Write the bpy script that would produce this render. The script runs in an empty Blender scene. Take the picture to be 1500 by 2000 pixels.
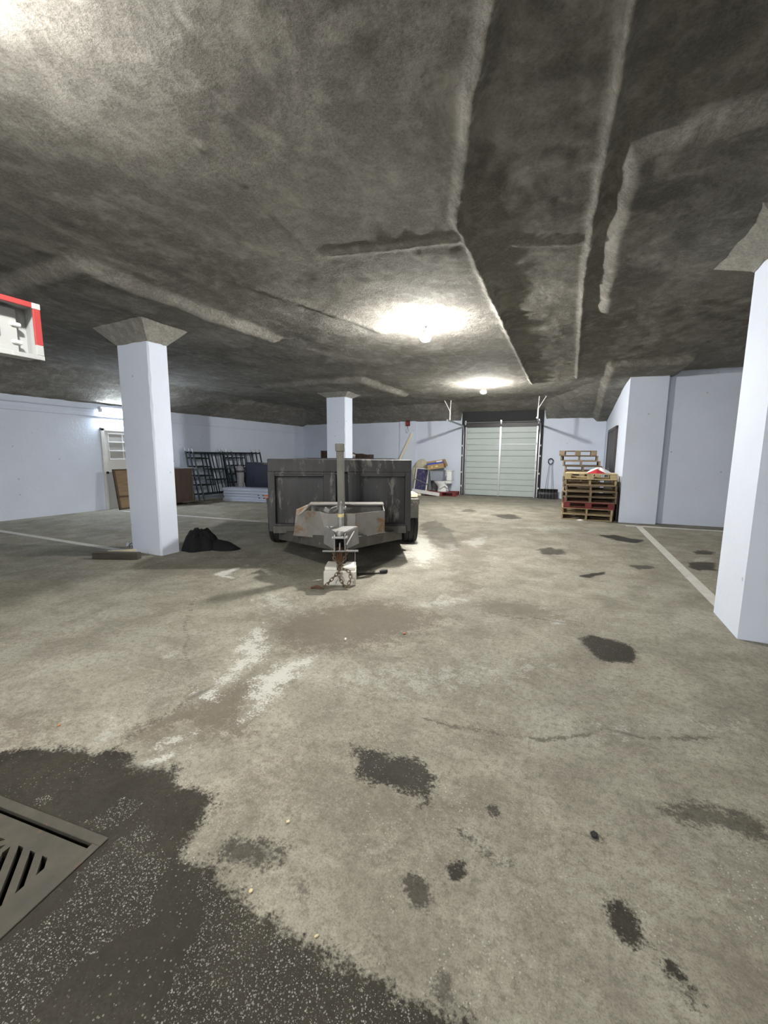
import bpy, bmesh, math, random
import numpy as np
from mathutils import Vector, Matrix
random.seed(7)
np.random.seed(7)
sc = bpy.context.scene
COL = sc.collection
PI = math.pi
R = math.radians

# ------------------------------------------------------------------ camera, world, exposure
CAM_H, PITCH, ROLL, YAW = 1.4, math.atan(110/800), R(.43), R(25)
cam_d = bpy.data.cameras.new('camera')
cam_d.sensor_fit = 'VERTICAL'
cam_d.sensor_height = 36
cam_d.lens = 800*36/2000
cam_d.clip_start = .05
cam = bpy.data.objects.new('camera', cam_d)
COL.objects.link(cam)
cam.matrix_world = (Matrix.Translation((0, 0, CAM_H)) @ Matrix.Rotation(YAW, 4, 'Z')
                    @ Matrix.Rotation(PI/2-PITCH, 4, 'X') @ Matrix.Rotation(ROLL, 4, 'Z'))
sc.camera = cam
w = bpy.data.worlds.new('world')
sc.world = w
w.use_nodes = True
w.node_tree.nodes['Background'].inputs[0].default_value = (.6, .65, .75, 1)
w.node_tree.nodes['Background'].inputs[1].default_value = .02
vs = sc.view_settings
vs.view_transform = 'Standard'
vs.look = 'None'
vs.gamma = 1
vs.use_curve_mapping = False
vs.exposure = 1.66
BULB_W = 190          # radiant power of each ceiling bulb
TUBE_W = 45           # of the fluorescent tubes
BULB_COL = (1.0, .97, .91)
TUBE_COL = (.80, .90, 1.0)

# ------------------------------------------------------------------ materials
MATS = {}
def nodes(name):
    m = bpy.data.materials.new(name)
    m.use_nodes = True
    nt = m.node_tree
    b = nt.nodes['Principled BSDF']
    MATS[name] = m
    return m, nt, b
def N(nt, t, **kw):
    n = nt.nodes.new(t)
    for k, v in kw.items():
        if k.startswith('i_'):
            n.inputs[k[2:].replace('_', ' ')].default_value = v
        elif k.startswith('n_'):
            n.inputs[int(k[2:])].default_value = v
        else:
            setattr(n, k, v)
    return n
def L(nt, a, b): nt.links.new(a, b)
def rgba(c): return (c[0], c[1], c[2], 1)
def ramp(nt, fac, stops):
    r = N(nt, 'ShaderNodeValToRGB')
    e = r.color_ramp.elements
    while len(e) < len(stops): e.new(.5)
    for i, (p, c) in enumerate(stops):
        e[i].position = p
        e[i].color = rgba(c) if not isinstance(c, (int, float)) else (c, c, c, 1)
    L(nt, fac, r.inputs[0])
    return r.outputs[0]
def mix(nt, fac, a, b, mode='MIX'):
    m = N(nt, 'ShaderNodeMix', data_type='RGBA', blend_type=mode)
    for s, v in ((m.inputs[0], fac), (m.inputs[6], a), (m.inputs[7], b)):
        if isinstance(v, (int, float)): s.default_value = v
        elif isinstance(v, tuple): s.default_value = rgba(v)
        else: L(nt, v, s)
    return m.outputs[2]
def mth(nt, op, a, b=0., clamp=False):
    m = N(nt, 'ShaderNodeMath', operation=op, use_clamp=clamp)
    for s, v in ((m.inputs[0], a), (m.inputs[1], b)):
        if isinstance(v, (int, float)): s.default_value = v
        else: L(nt, v, s)
    return m.outputs[0]
def noise(nt, vec, scale, detail=4, rough=.55, dist=0):
    n = N(nt, 'ShaderNodeTexNoise')
    n.inputs['Scale'].default_value = scale
    n.inputs['Detail'].default_value = detail
    n.inputs['Roughness'].default_value = rough
    n.inputs['Distortion'].default_value = dist
    L(nt, vec, n.inputs['Vector'])
    return n.outputs[0]
def mapping(nt, vec, scale):
    m = N(nt, 'ShaderNodeMapping')
    m.inputs['Scale'].default_value = scale
    L(nt, vec, m.inputs[0])
    return m.outputs[0]
def bump(nt, b, h, strength, dist=.01):
    n = N(nt, 'ShaderNodeBump')
    n.inputs['Strength'].default_value = strength
    n.inputs['Distance'].default_value = dist
    L(nt, h, n.inputs['Height'])
    L(nt, n.outputs[0], b.inputs['Normal'])
def mat(name, c1, c2=None, rough=.6, metal=0., scale=6, stretch=(1, 1, 1), wear=None, wear_at=.62, wear_scale=9, bmp=.1, bscale=60, spec=None):
    """two-tone noise colour, optional wear colour in blotches, fine bump"""
    m, nt, b = nodes(name)
    tc = N(nt, 'ShaderNodeTexCoord').outputs['Object']
    v = mapping(nt, tc, stretch)
    c2 = c2 or tuple(x*.8 for x in c1)
    col = ramp(nt, noise(nt, v, scale, 5, .6), [(.3, c1), (.7, c2)])
    if wear:
        f = ramp(nt, noise(nt, v, wear_scale, 8, .7, .4), [(wear_at, 0.), (wear_at+.08, 1.)])
        col = mix(nt, f, col, wear)
    L(nt, col, b.inputs['Base Color'])
    b.inputs['Roughness'].default_value = rough
    b.inputs['Metallic'].default_value = metal
    if spec is not None: b.inputs['Specular IOR Level'].default_value = spec
    if bmp: bump(nt, b, noise(nt, v, bscale, 4, .6), bmp, .006)
    return m
def wood(name, c1, c2, axis=0, rough=.75, dirt=(.08, .06, .045)):
    m, nt, b = nodes(name)
    g = N(nt, 'ShaderNodeTexCoord')
    oi = N(nt, 'ShaderNodeObjectInfo')
    s = [14, 14, 14]
    s[axis] = 1.2
    add = N(nt, 'ShaderNodeVectorMath', operation='ADD')
    L(nt, g.outputs['Object'], add.inputs[0])
    L(nt, oi.outputs['Location'], add.inputs[1])
    v = mapping(nt, add.outputs[0], tuple(s))
    col = ramp(nt, noise(nt, v, 2.2, 6, .65, .6), [(.3, c1), (.72, c2)])
    col = mix(nt, ramp(nt, noise(nt, add.outputs[0], 5, 6, .7), [(.52, 0.), (.75, .7)]), col, dirt)
    val = N(nt, 'ShaderNodeHueSaturation')
    L(nt, mth(nt, 'MULTIPLY_ADD', oi.outputs['Random'], .5), val.inputs['Value'])
    val.inputs['Value'].links[0].from_node.inputs[2].default_value = .75
    L(nt, col, val.inputs['Color'])
    L(nt, val.outputs[0], b.inputs['Base Color'])
    b.inputs['Roughness'].default_value = rough
    bump(nt, b, noise(nt, v, 6, 4), .25, .004)
    return m
def emit(name, col, strength):
    m, nt, b = nodes(name)
    b.inputs['Base Color'].default_value = rgba(col)
    b.inputs['Emission Color'].default_value = rgba(col)
    b.inputs['Emission Strength'].default_value = strength
    return m

def paint_wall(name, c, dings=True):
    m, nt, b = nodes(name)
    p = N(nt, 'ShaderNodeNewGeometry').outputs['Position']
    col = ramp(nt, noise(nt, p, .9, 5, .6), [(.3, c), (.75, tuple(x*.9 for x in c))])
    f = noise(nt, p, 7, 6, .75, .3)
    col = mix(nt, ramp(nt, f, [(.60, 0.), (.75, .35)]), col, tuple(x*.72 for x in c))
    vo = N(nt, 'ShaderNodeTexVoronoi')
    vo.inputs['Scale'].default_value = 3.4
    vo.inputs['Randomness'].default_value = 1
    L(nt, p, vo.inputs['Vector'])
    sp = ramp(nt, vo.outputs['Distance'], [(.04, 1.), (.07, 0.)])
    col = mix(nt, mth(nt, 'MULTIPLY', sp, .6), col, (.30, .31, .34))
    L(nt, col, b.inputs['Base Color'])
    b.inputs['Roughness'].default_value = .6
    b.inputs['Specular IOR Level'].default_value = .3
    h = mth(nt, 'ADD', noise(nt, p, 26, 6, .7), mth(nt, 'MULTIPLY', noise(nt, p, 2.2, 3), 1.2))
    bump(nt, b, h, .35, .012)
    return m
paint_wall('wall_paint', (.715, .785, .92))
paint_wall('column_paint', (.715, .78, .91))

# sprayed fireproofing on the slab
def spray(name, tint):
    m, nt, b = nodes(name)
    p = N(nt, 'ShaderNodeNewGeometry').outputs['Position']
    fine = noise(nt, p, 55, 8, .78)
    mid = noise(nt, p, 9, 6, .65)
    big = noise(nt, p, .8, 5, .6, .5)
    a, c = tint
    col = ramp(nt, big, [(.32, a), (.68, c)])
    col = mix(nt, ramp(nt, fine, [(.38, .55), (.62, 0.)]), col, tuple(x*.42 for x in a))
    col = mix(nt, ramp(nt, noise(nt, mapping(nt, p, (1, .55, 1)), 3.4, 7, .72, .5), [(.50, 0.), (.68, .5)]), col, tuple(min(1, x*1.5) for x in c))  # pale blotches paint in grazing lamplight on the lumps
    col = mix(nt, ramp(nt, mid, [(.50, 0.), (.72, .45)]), col, tuple(min(1, x*1.4) for x in c))
    L(nt, col, b.inputs['Base Color'])
    b.inputs['Roughness'].default_value = .95
    b.inputs['Specular IOR Level'].default_value = .1
    h = mth(nt, 'ADD', fine, mth(nt, 'MULTIPLY', mid, 1.6))
    h = mth(nt, 'ADD', h, mth(nt, 'MULTIPLY', noise(nt, p, 24, 5, .7), 1.4))
    bump(nt, b, h, .9, .022)
    return m
spray('spray_ceiling', ((.215, .203, .182), (.365, .350, .318)))
spray('spray_capital', ((.34, .33, .295), (.42, .41, .37)))

# stained concrete floor; the stain outlines come from point attributes on the floor mesh
def floor_mat():
    m, nt, b = nodes('concrete_floor')
    p = N(nt, 'ShaderNodeNewGeometry').outputs['Position']
    big = noise(nt, p, .55, 6, .6, .6)
    mid = noise(nt, p, 2.6, 7, .65, .4)
    col = ramp(nt, big, [(.30, (.270, .260, .218)), (.48, (.385, .366, .298)), (.70, (.330, .322, .285))])
    col = mix(nt, ramp(nt, mid, [(.38, 0.), (.64, .85)]), col, (.205, .190, .150))
    col = mix(nt, ramp(nt, noise(nt, p, 5.5, 6, .7, 1.), [(.56, 0.), (.72, .6)]), col, (.47, .445, .37))
    smudge = noise(nt, p, 1.2, 8, .68, 1.6)
    col = mix(nt, ramp(nt, smudge, [(.50, 0.), (.68, .55)]), col, (.17, .16, .13))
    grain = noise(nt, p, 30, 10, .82)
    col = mix(nt, ramp(nt, grain, [(.34, .85), (.52, 0.)]), col, (.13, .12, .095))
    col = mix(nt, ramp(nt, grain, [(.56, 0.), (.72, .6)]), col, (.50, .48, .41))
    fine = noise(nt, p, 130, 6, .75)
    col = mix(nt, ramp(nt, fine, [(.34, .6), (.52, 0.)]), col, (.11, .10, .08))
    vo = N(nt, 'ShaderNodeTexVoronoi')
    vo.inputs['Scale'].default_value = 120
    L(nt, p, vo.inputs['Vector'])
    sepc = N(nt, 'ShaderNodeSeparateColor')
    L(nt, vo.outputs['Color'], sepc.inputs[0])
    stone = mth(nt, 'MULTIPLY', mth(nt, 'LESS_THAN', vo.outputs['Distance'], .34), mth(nt, 'GREATER_THAN', sepc.outputs[0], .80))
    expo = ramp(nt, noise(nt, p, 2.1, 6, .7, .6), [(.46, 0.), (.62, 1.)])
    col = mix(nt, mth(nt, 'MULTIPLY', stone, mth(nt, 'MULTIPLY', expo, .75)), col, (.52, .50, .44))
    edge = mth(nt, 'ADD', mth(nt, 'SUBTRACT', noise(nt, p, 11, 7, .7), .5), mth(nt, 'MULTIPLY', mth(nt, 'SUBTRACT', noise(nt, p, 70, 4, .7), .5), .9))
    def att(n, amp, lo, hi):
        a = N(nt, 'ShaderNodeAttribute', attribute_name=n)
        return ramp(nt, mth(nt, 'ADD', mth(nt, 'MULTIPLY_ADD', a.outputs['Fac'], .5, False), mth(nt, 'MULTIPLY', edge, amp)), [(lo, 0.), (hi, 1.)])
    def att2(n, amp, lo, hi):
        a = N(nt, 'ShaderNodeAttribute', attribute_name=n)
        x = mth(nt, 'ADD', mth(nt, 'MULTIPLY', a.outputs['Fac'], .5), .5)
        x = mth(nt, 'ADD', x, mth(nt, 'MULTIPLY', edge, amp))
        st = N(nt, 'ShaderNodeAttribute', attribute_name=n+'_strength')
        return mth(nt, 'MULTIPLY', ramp(nt, x, [(lo, 0.), (hi, 1.)]), st.outputs['Fac'])
    br = att2('brown', 2.0, .36, .70)
    col = mix(nt, mth(nt, 'MULTIPLY', br, .80), col, (.135, .115, .088))
    pa = att2('pale', 2.0, .50, .78)
    col = mix(nt, mth(nt, 'MULTIPLY', pa, .80), col, (.58, .58, .54))
    ck = N(nt, 'ShaderNodeAttribute', attribute_name='crack').outputs['Fac']
    ckf = ramp(nt, mth(nt, 'ADD', ck, mth(nt, 'MULTIPLY', edge, 2.2)), [(.60, 0.), (1.0, 1.)])
    col = mix(nt, mth(nt, 'MULTIPLY', ckf, .75), col, (.09, .08, .065))
    we = att2('wet', .75, .45, .60)
    wcol = mix(nt, 1., col, (.12, .112, .098), 'MULTIPLY')
    stone2 = mth(nt, 'MULTIPLY', mth(nt, 'LESS_THAN', vo.outputs['Distance'], .33), mth(nt, 'GREATER_THAN', sepc.outputs[1], .82))
    wcol = mix(nt, mth(nt, 'MULTIPLY', stone2, mth(nt, 'MULTIPLY', expo, .6)), wcol, (.34, .33, .29))
    col = mix(nt, mth(nt, 'MULTIPLY', we, 1.), col, wcol)
    L(nt, col, b.inputs['Base Color'])
    rg = N(nt, 'ShaderNodeMapRange')
    rg.inputs['To Min'].default_value = .82
    rg.inputs['To Max'].default_value = .58
    L(nt, we, rg.inputs[0])
    L(nt, rg.outputs[0], b.inputs['Roughness'])
    b.inputs['Specular IOR Level'].default_value = .25
    h = mth(nt, 'ADD', fine, mth(nt, 'MULTIPLY', stone, .5))
    h = mth(nt, 'ADD', h, mth(nt, 'MULTIPLY', noise(nt, p, 14, 5, .7), .8))
    bump(nt, b, h, .35, .008)
floor_mat()

mat('line_paint', (.62, .61, .57), (.50, .49, .45), .7, wear=(.30, .285, .25), wear_at=.60, wear_scale=14, bscale=90, bmp=.3)
mat('black_steel', (.058, .058, .062), (.026, .026, .028), .55, .2, 5, (1, 1, .3), wear=(.17, .16, .15), wear_at=.57, wear_scale=7, bmp=.2)
mat('black_board', (.012, .012, .015), (.018, .018, .021), .7)
mat('grey_steel', (.27, .265, .25), (.19, .185, .17), .55, .3, 4, wear=(.21, .125, .065), wear_at=.56, wear_scale=3.5, bmp=.3)
mat('rail_steel', (.125, .12, .108), (.075, .072, .064), .6, .4, 8, wear=(.26, .24, .20), wear_at=.60, bmp=.3)
mat('cast_steel', (.36, .355, .35), (.26, .255, .25), .5, .5, 7, wear=(.15, .13, .11), wear_at=.60, bmp=.3)
mat('jack_steel', (.20, .195, .18), (.13, .125, .11), .55, .4, 9, (1, 1, .4), wear=(.36, .33, .27), wear_at=.62, bmp=.3)
mat('rust', (.16, .075, .035), (.09, .05, .03), .85, .2, 14, bmp=.5)
mat('chain_steel', (.22, .17, .12), (.12, .075, .045), .6, .6, 30, bmp=.3)
mat('rubber', (.018, .018, .018), (.028, .027, .026), .85, bmp=.3)
mat('black_plastic', (.015, .015, .018), (.02, .02, .024), .45)
mat('white_block', (.74, .73, .68), (.62, .60, .54), .8, 0, 8, wear=(.30, .26, .20), wear_at=.66, bmp=.5)
mat('galvanised', (.48, .50, .52), (.38, .40, .43), .4, .8, 10)
mat('plank_aluminium', (.56, .60, .70), (.44, .48, .58), .45, .35, 4, (.4, 4, 4), wear=(.30, .30, .34), wear_at=.66)
mat('door_steel', (.46, .53, .52), (.42, .49, .48), .45, 0, 2, bmp=.04)
mat('door_groove_shade', (.22, .25, .25), (.20, .23, .23), .5)  # darker than the ribs: groove shade and seam dirt put into the colour
mat('brown_door', (.055, .045, .042), (.045, .036, .034), .5)
mat('white_door', (.70, .71, .70), (.64, .65, .65), .45, bmp=.05)
mat('door_pane', (.42, .42, .41), (.36, .36, .36), .25)
mat('scaffold_green', (.018, .045, .036), (.012, .028, .026), .45, .2, wear=(.05, .06, .05))
mat('scaffold_blue', (.014, .018, .045), (.01, .012, .028), .45, .2)
mat('navy_steel', (.016, .018, .040), (.012, .013, .026), .45)
mat('grey_plastic', (.22, .22, .235), (.17, .17, .18), .5)
mat('dark_veneer', (.075, .042, .028), (.032, .020, .015), .6, 0, 3, (6, 6, .6), wear=(.14, .085, .05), wear_at=.62)
mat('plywood', (.30, .215, .125), (.21, .145, .085), .7, 0, 2.5, (.7, 1, 5), wear=(.14, .095, .06), wear_at=.60)
mat('wood_edge', (.12, .08, .05), (.08, .055, .035), .75)
mat('black_cloth', (.011, .011, .013), (.018, .018, .021), .9, bmp=.6, bscale=30, spec=.2)
mat('chrome', (.75, .76, .80), (.7, .71, .75), .12, 1., bmp=0)
mat('porcelain', (.80, .82, .83), (.76, .78, .79), .12, bmp=0)
mat('tub_grey', (.30, .34, .40), (.25, .285, .34), .4)
mat('white_trim', (.74, .74, .73), (.66, .66, .65), .5)
mat('white_bag', (.80, .80, .80), (.68, .68, .68), .5)
mat('cream_bag', (.60, .56, .42), (.46, .42, .30), .7, bmp=.6, bscale=22)
mat('red_cloth', (.55, .03, .045), (.40, .02, .03), .7)
mat('red_box', (.12, .018, .02), (.09, .014, .016), .5)
mat('red_enamel', (.36, .045, .045), (.30, .036, .036), .45, wear=(.55, .53, .52), wear_at=.63, wear_scale=11)
mat('sign_white', (.40, .415, .41), (.34, .35, .35), .5, wear=(.52, .51, .48), wear_at=.6)
mat('cardboard', (.45, .30, .15), (.36, .235, .115), .8)
mat('box_blue', (.05, .09, .42), (.04, .07, .34), .6)
mat('label_yellow', (.72, .62, .30), (.66, .56, .28), .6)
mat('orange', (.75, .22, .06), (.66, .18, .05), .6)
mat('cast_iron', (.050, .048, .040), (.092, .082, .062), .7, .2, 6, wear=(.13, .08, .05), wear_at=.57, bmp=.5)
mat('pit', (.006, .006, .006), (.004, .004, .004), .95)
mat('gravel', (.46, .45, .41), (.07, .066, .055), .4, 0, 90, bmp=0)
mat('chip', (.66, .58, .36), (.60, .50, .30), .7)
mat('brick_red', (.48, .19, .09), (.40, .15, .07), .8)
mat('timber_grey', (.10, .088, .068), (.06, .053, .042), .85, 0, 6, (1, 8, 8), bmp=.5)
wood('pallet_pine', (.44, .35, .22), (.34, .26, .155), 0)
wood('pallet_yellow', (.62, .51, .30), (.52, .42, .23), 0)
wood('pallet_old', (.25, .19, .125), (.17, .125, .08), 0)
wood('pallet_red', (.20, .030, .032), (.15, .024, .026), 0, dirt=(.09, .028, .026))
wood('pallet_dark_shaded', (.035, .028, .024), (.022, .018, .016), 2)  # weathered wood, darkened further for the shadow beside the stack
wood('pale_wood', (.86, .79, .62), (.78, .70, .52), 2, dirt=(.7, .6, .42))
def poster():
    m, nt, b = nodes('poster_print')
    tc = N(nt, 'ShaderNodeTexCoord').outputs['Object']
    br = N(nt, 'ShaderNodeTexBrick')
    br.inputs['Scale'].default_value = 9
    br.inputs['Color1'].default_value = (.045, .06, .15, 1)
    br.inputs['Color2'].default_value = (.07, .06, .10, 1)
    br.inputs['Mortar'].default_value = (.025, .03, .12, 1)
    br.inputs['Mortar Size'].default_value = .06
    mp = N(nt, 'ShaderNodeMapping')
    mp.inputs['Rotation'].default_value = (PI/2, 0, 0)
    L(nt, tc, mp.inputs[0])
    L(nt, mp.outputs[0], br.inputs['Vector'])
    f = ramp(nt, noise(nt, tc, 12, 4, .7), [(.52, 0.), (.66, .8)])
    col = mix(nt, f, br.outputs[0], (.30, .22, .20))
    L(nt, col, b.inputs['Base Color'])
    b.inputs['Roughness'].default_value = .3
poster()

# ------------------------------------------------------------------ mesh helpers
class MB:
    def __init__(s): s.v, s.f = [], []
    def add(s, vs, fs, M=None):
        o = len(s.v)
        s.v += [tuple(M @ Vector(p)) if M else tuple(p) for p in vs]
        s.f += [tuple(i+o for i in f) for f in fs]
        return s
    def box(s, x0, x1, y0, y1, z0, z1, M=None):
        return s.add([(x0, y0, z0), (x1, y0, z0), (x1, y1, z0), (x0, y1, z0), (x0, y0, z1), (x1, y0, z1), (x1, y1, z1), (x0, y1, z1)],
                     [(0, 3, 2, 1), (4, 5, 6, 7), (0, 1, 5, 4), (1, 2, 6, 5), (2, 3, 7, 6), (3, 0, 4, 7)], M)
    def prism(s, poly, z0, z1, M=None):
        n = len(poly)
        return s.add([(x, y, z0) for x, y in poly]+[(x, y, z1) for x, y in poly],
                     [tuple(range(n))[::-1], tuple(range(n, 2*n))]+[(i, (i+1) % n, n+(i+1) % n, n+i) for i in range(n)], M)
    def lathe(s, prof, n=20, M=None):
        vs, fs = [], []
        for r, z in prof:
            vs += [(r*math.cos(2*PI*k/n), r*math.sin(2*PI*k/n), z) for k in range(n)]
        for i in range(len(prof)-1):
            fs += [(i*n+k, i*n+(k+1) % n, (i+1)*n+(k+1) % n, (i+1)*n+k) for k in range(n)]
        fs += [tuple(range(n))[::-1], tuple((len(prof)-1)*n+k for k in range(n))]
        return s.add(vs, fs, M)
    def tube(s, pts, r, n=8, close=False):
        pts = [Vector(p) for p in pts]
        m = len(pts)
        vs, fs = [], []
        up = Vector((0, 0, 1))
        for i, p in enumerate(pts):
            if close: t = pts[(i+1) % m]-pts[i-1]
            else: t = pts[min(i+1, m-1)]-pts[max(i-1, 0)]
            t.normalize()
            a = t.cross(up)
            if a.length < 1e-3: a = t.cross(Vector((1, 0, 0)))
            a.normalize()
            b = a.cross(t)
            vs += [tuple(p+(a*math.cos(2*PI*k/n)+b*math.sin(2*PI*k/n))*r) for k in range(n)]
        for i in range(m if close else m-1):
            j = (i+1) % m
            fs += [(i*n+k, i*n+(k+1) % n, j*n+(k+1) % n, j*n+k) for k in range(n)]
        if not close: fs += [tuple(range(n))[::-1], tuple((m-1)*n+k for k in range(n))]
        return s.add(vs, fs)
    def quadpanel(s, pts, t):
        """flat polygon thickened by t along its normal"""
        P = [Vector(p) for p in pts]
        nrm = (P[1]-P[0]).cross(P[2]-P[0]).normalized()*t
        n = len(P)
        return s.add([tuple(p) for p in P]+[tuple(p+nrm) for p in P],
                     [tuple(range(n))[::-1], tuple(range(n, 2*n))]+[(i, (i+1) % n, n+(i+1) % n, n+i) for i in range(n)])
    def build(s, name, m, parent=None, smooth=False, bevel=0., loc=None, rot=None):
        me = bpy.data.meshes.new(name)
        me.from_pydata(s.v, [], s.f)
        bm = bmesh.new()
        bm.from_mesh(me)
        bmesh.ops.recalc_face_normals(bm, faces=bm.faces)
        if bevel:
            bmesh.ops.bevel(bm, geom=[e for e in bm.edges if len(e.link_faces) == 2 and e.calc_face_angle(0) > .6], offset=bevel, segments=1, affect='EDGES')
        bm.to_mesh(me)
        bm.free()
        if smooth:
            me.polygons.foreach_set('use_smooth', [True]*len(me.polygons))
            try: me.set_sharp_from_angle(angle=R(40))
            except Exception: pass
        me.materials.append(MATS[m])
        o = bpy.data.objects.new(name, me)
        COL.objects.link(o)
        if parent: o.parent = parent
        if loc is not None: o.location = loc
        if rot is not None: o.rotation_euler = rot
        return o
def bx(name, m, parent, x0, x1, y0, y1, z0, z1, bevel=.004, rot=None, loc=None):
    """box part with its origin at its own centre when rot is given"""
    if rot is not None:
        c = ((x0+x1)/2, (y0+y1)/2, (z0+z1)/2)
        return MB().box(x0-c[0], x1-c[0], y0-c[1], y1-c[1], z0-c[2], z1-c[2]).build(name, m, parent, bevel=bevel, loc=c, rot=rot)
    return MB().box(x0, x1, y0, y1, z0, z1).build(name, m, parent, bevel=bevel, loc=loc)
def thing(name, label, cat, loc=(0, 0, 0), rz=0, group=None, rot=None):
    o = bpy.data.objects.new(name, None)
    o.empty_display_size = .1
    COL.objects.link(o)
    o.location = loc
    o.rotation_euler = rot or (0, 0, rz)
    return tag(o, label, cat, group)
def tag(o, label, cat, group=None, kind=None):
    o['label'] = label
    o['category'] = cat
    if group: o['group'] = group
    if kind: o['kind'] = kind
    return o
def struct(o, label=None):
    o['kind'] = 'structure'
    if label: o['label'] = label
    return o
def copy_tree(o, parent=None):
    c = o.copy()
    COL.objects.link(c)
    c.parent = parent
    for ch in list(o.children): copy_tree(ch, c)
    return c

# numpy value noise
def vnoise(x, y, seed):
    rs = np.random.RandomState(seed)
    T = rs.rand(256, 256)
    xi, yi = np.floor(x).astype(int), np.floor(y).astype(int)
    fx, fy = x-xi, y-yi
    fx, fy = fx*fx*(3-2*fx), fy*fy*(3-2*fy)
    g = lambda a, b: T[a % 256, b % 256]
    return (g(xi, yi)*(1-fx)+g(xi+1, yi)*fx)*(1-fy)+(g(xi, yi+1)*(1-fx)+g(xi+1, yi+1)*fx)*fy
def fbm(x, y, seed, octv=4):
    s, a, t = 0, .5, 0
    for i in range(octv):
        s = s+a*(vnoise(x*2**i+7.3*i, y*2**i-3.1*i, seed+i)-.5)
        a *= .5
    return s
def sstep(a, b, x):
    t = np.clip((x-a)/(b-a), 0, 1)
    return t*t*(3-2*t)
def seg_dist(X, Y, pts):
    d = np.full(X.shape, 1e9)
    for (x0, y0), (x1, y1) in zip(pts[:-1], pts[1:]):
        dx, dy = x1-x0, y1-y0
        t = np.clip(((X-x0)*dx+(Y-y0)*dy)/max(dx*dx+dy*dy, 1e-9), 0, 1)
        d = np.minimum(d, np.hypot(X-x0-t*dx, Y-y0-t*dy))
    return d
def poly_sd(X, Y, pts):
    d = seg_dist(X, Y, pts+[pts[0]])
    ins = np.zeros(X.shape, bool)
    n = len(pts)
    for i in range(n):
        (x0, y0), (x1, y1) = pts[i], pts[(i+1) % n]
        if y0 == y1: continue
        c = ((y0 > Y) != (y1 > Y)) & (X < (x1-x0)*(Y-y0)/(y1-y0)+x0)
        ins ^= c
    return np.where(ins, d, -d)     # positive inside
def grid_obj(name, xs, ys, zf, m, flip=False, attrs=None, hole=None):
    X, Y = np.meshgrid(xs, ys)
    Zv = zf(X, Y)
    nx, ny = len(xs), len(ys)
    V = np.stack([X.ravel(), Y.ravel(), Zv.ravel()], 1)
    i = (np.arange(ny-1)[:, None]*nx+np.arange(nx-1)[None]).ravel()
    F = np.stack([i, i+1, i+1+nx, i+nx], 1)
    if flip: F = F[:, ::-1]
    if hole is not None:
        cx, cy = V[F].mean(1)[:, 0], V[F].mean(1)[:, 1]
        F = F[poly_sd(cx, cy, hole) < 0]
    me = bpy.data.meshes.new(name)
    me.vertices.add(len(V))
    me.vertices.foreach_set('co', V.ravel())
    me.loops.add(len(F)*4)
    me.loops.foreach_set('vertex_index', F.ravel())
    me.polygons.add(len(F))
    me.polygons.foreach_set('loop_start', np.arange(len(F))*4)
    me.update(calc_edges=True)
    me.polygons.foreach_set('use_smooth', [True]*len(me.polygons))
    for k, arr in (attrs(X, Y) if attrs else {}).items():
        a = me.attributes.new(k, 'FLOAT', 'POINT')
        a.data.foreach_set('value', arr.ravel().astype(np.float32))
    me.materials.append(MATS[m])
    o = bpy.data.objects.new(name, me)
    COL.objects.link(o)
    return o
def lines(*segs):
    out = []
    for a, b, st in segs: out += list(np.arange(a, b-1e-6, st))
    return np.array(out+[segs[-1][1]])

# ------------------------------------------------------------------ the setting
LX = -10.68
def far_y(x): return 14.65+(x-LX)*.0367
FAR_RZ = math.atan(.0367)
GC, GE1, GE2, GS = Vector((-1.466, .778)), Vector((-.992, -.125)), Vector((.125, -.992)), .64   # drain corner and edges
def gpt(a, b): p = GC+GE1*a+GE2*b; return (p.x, p.y)

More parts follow.
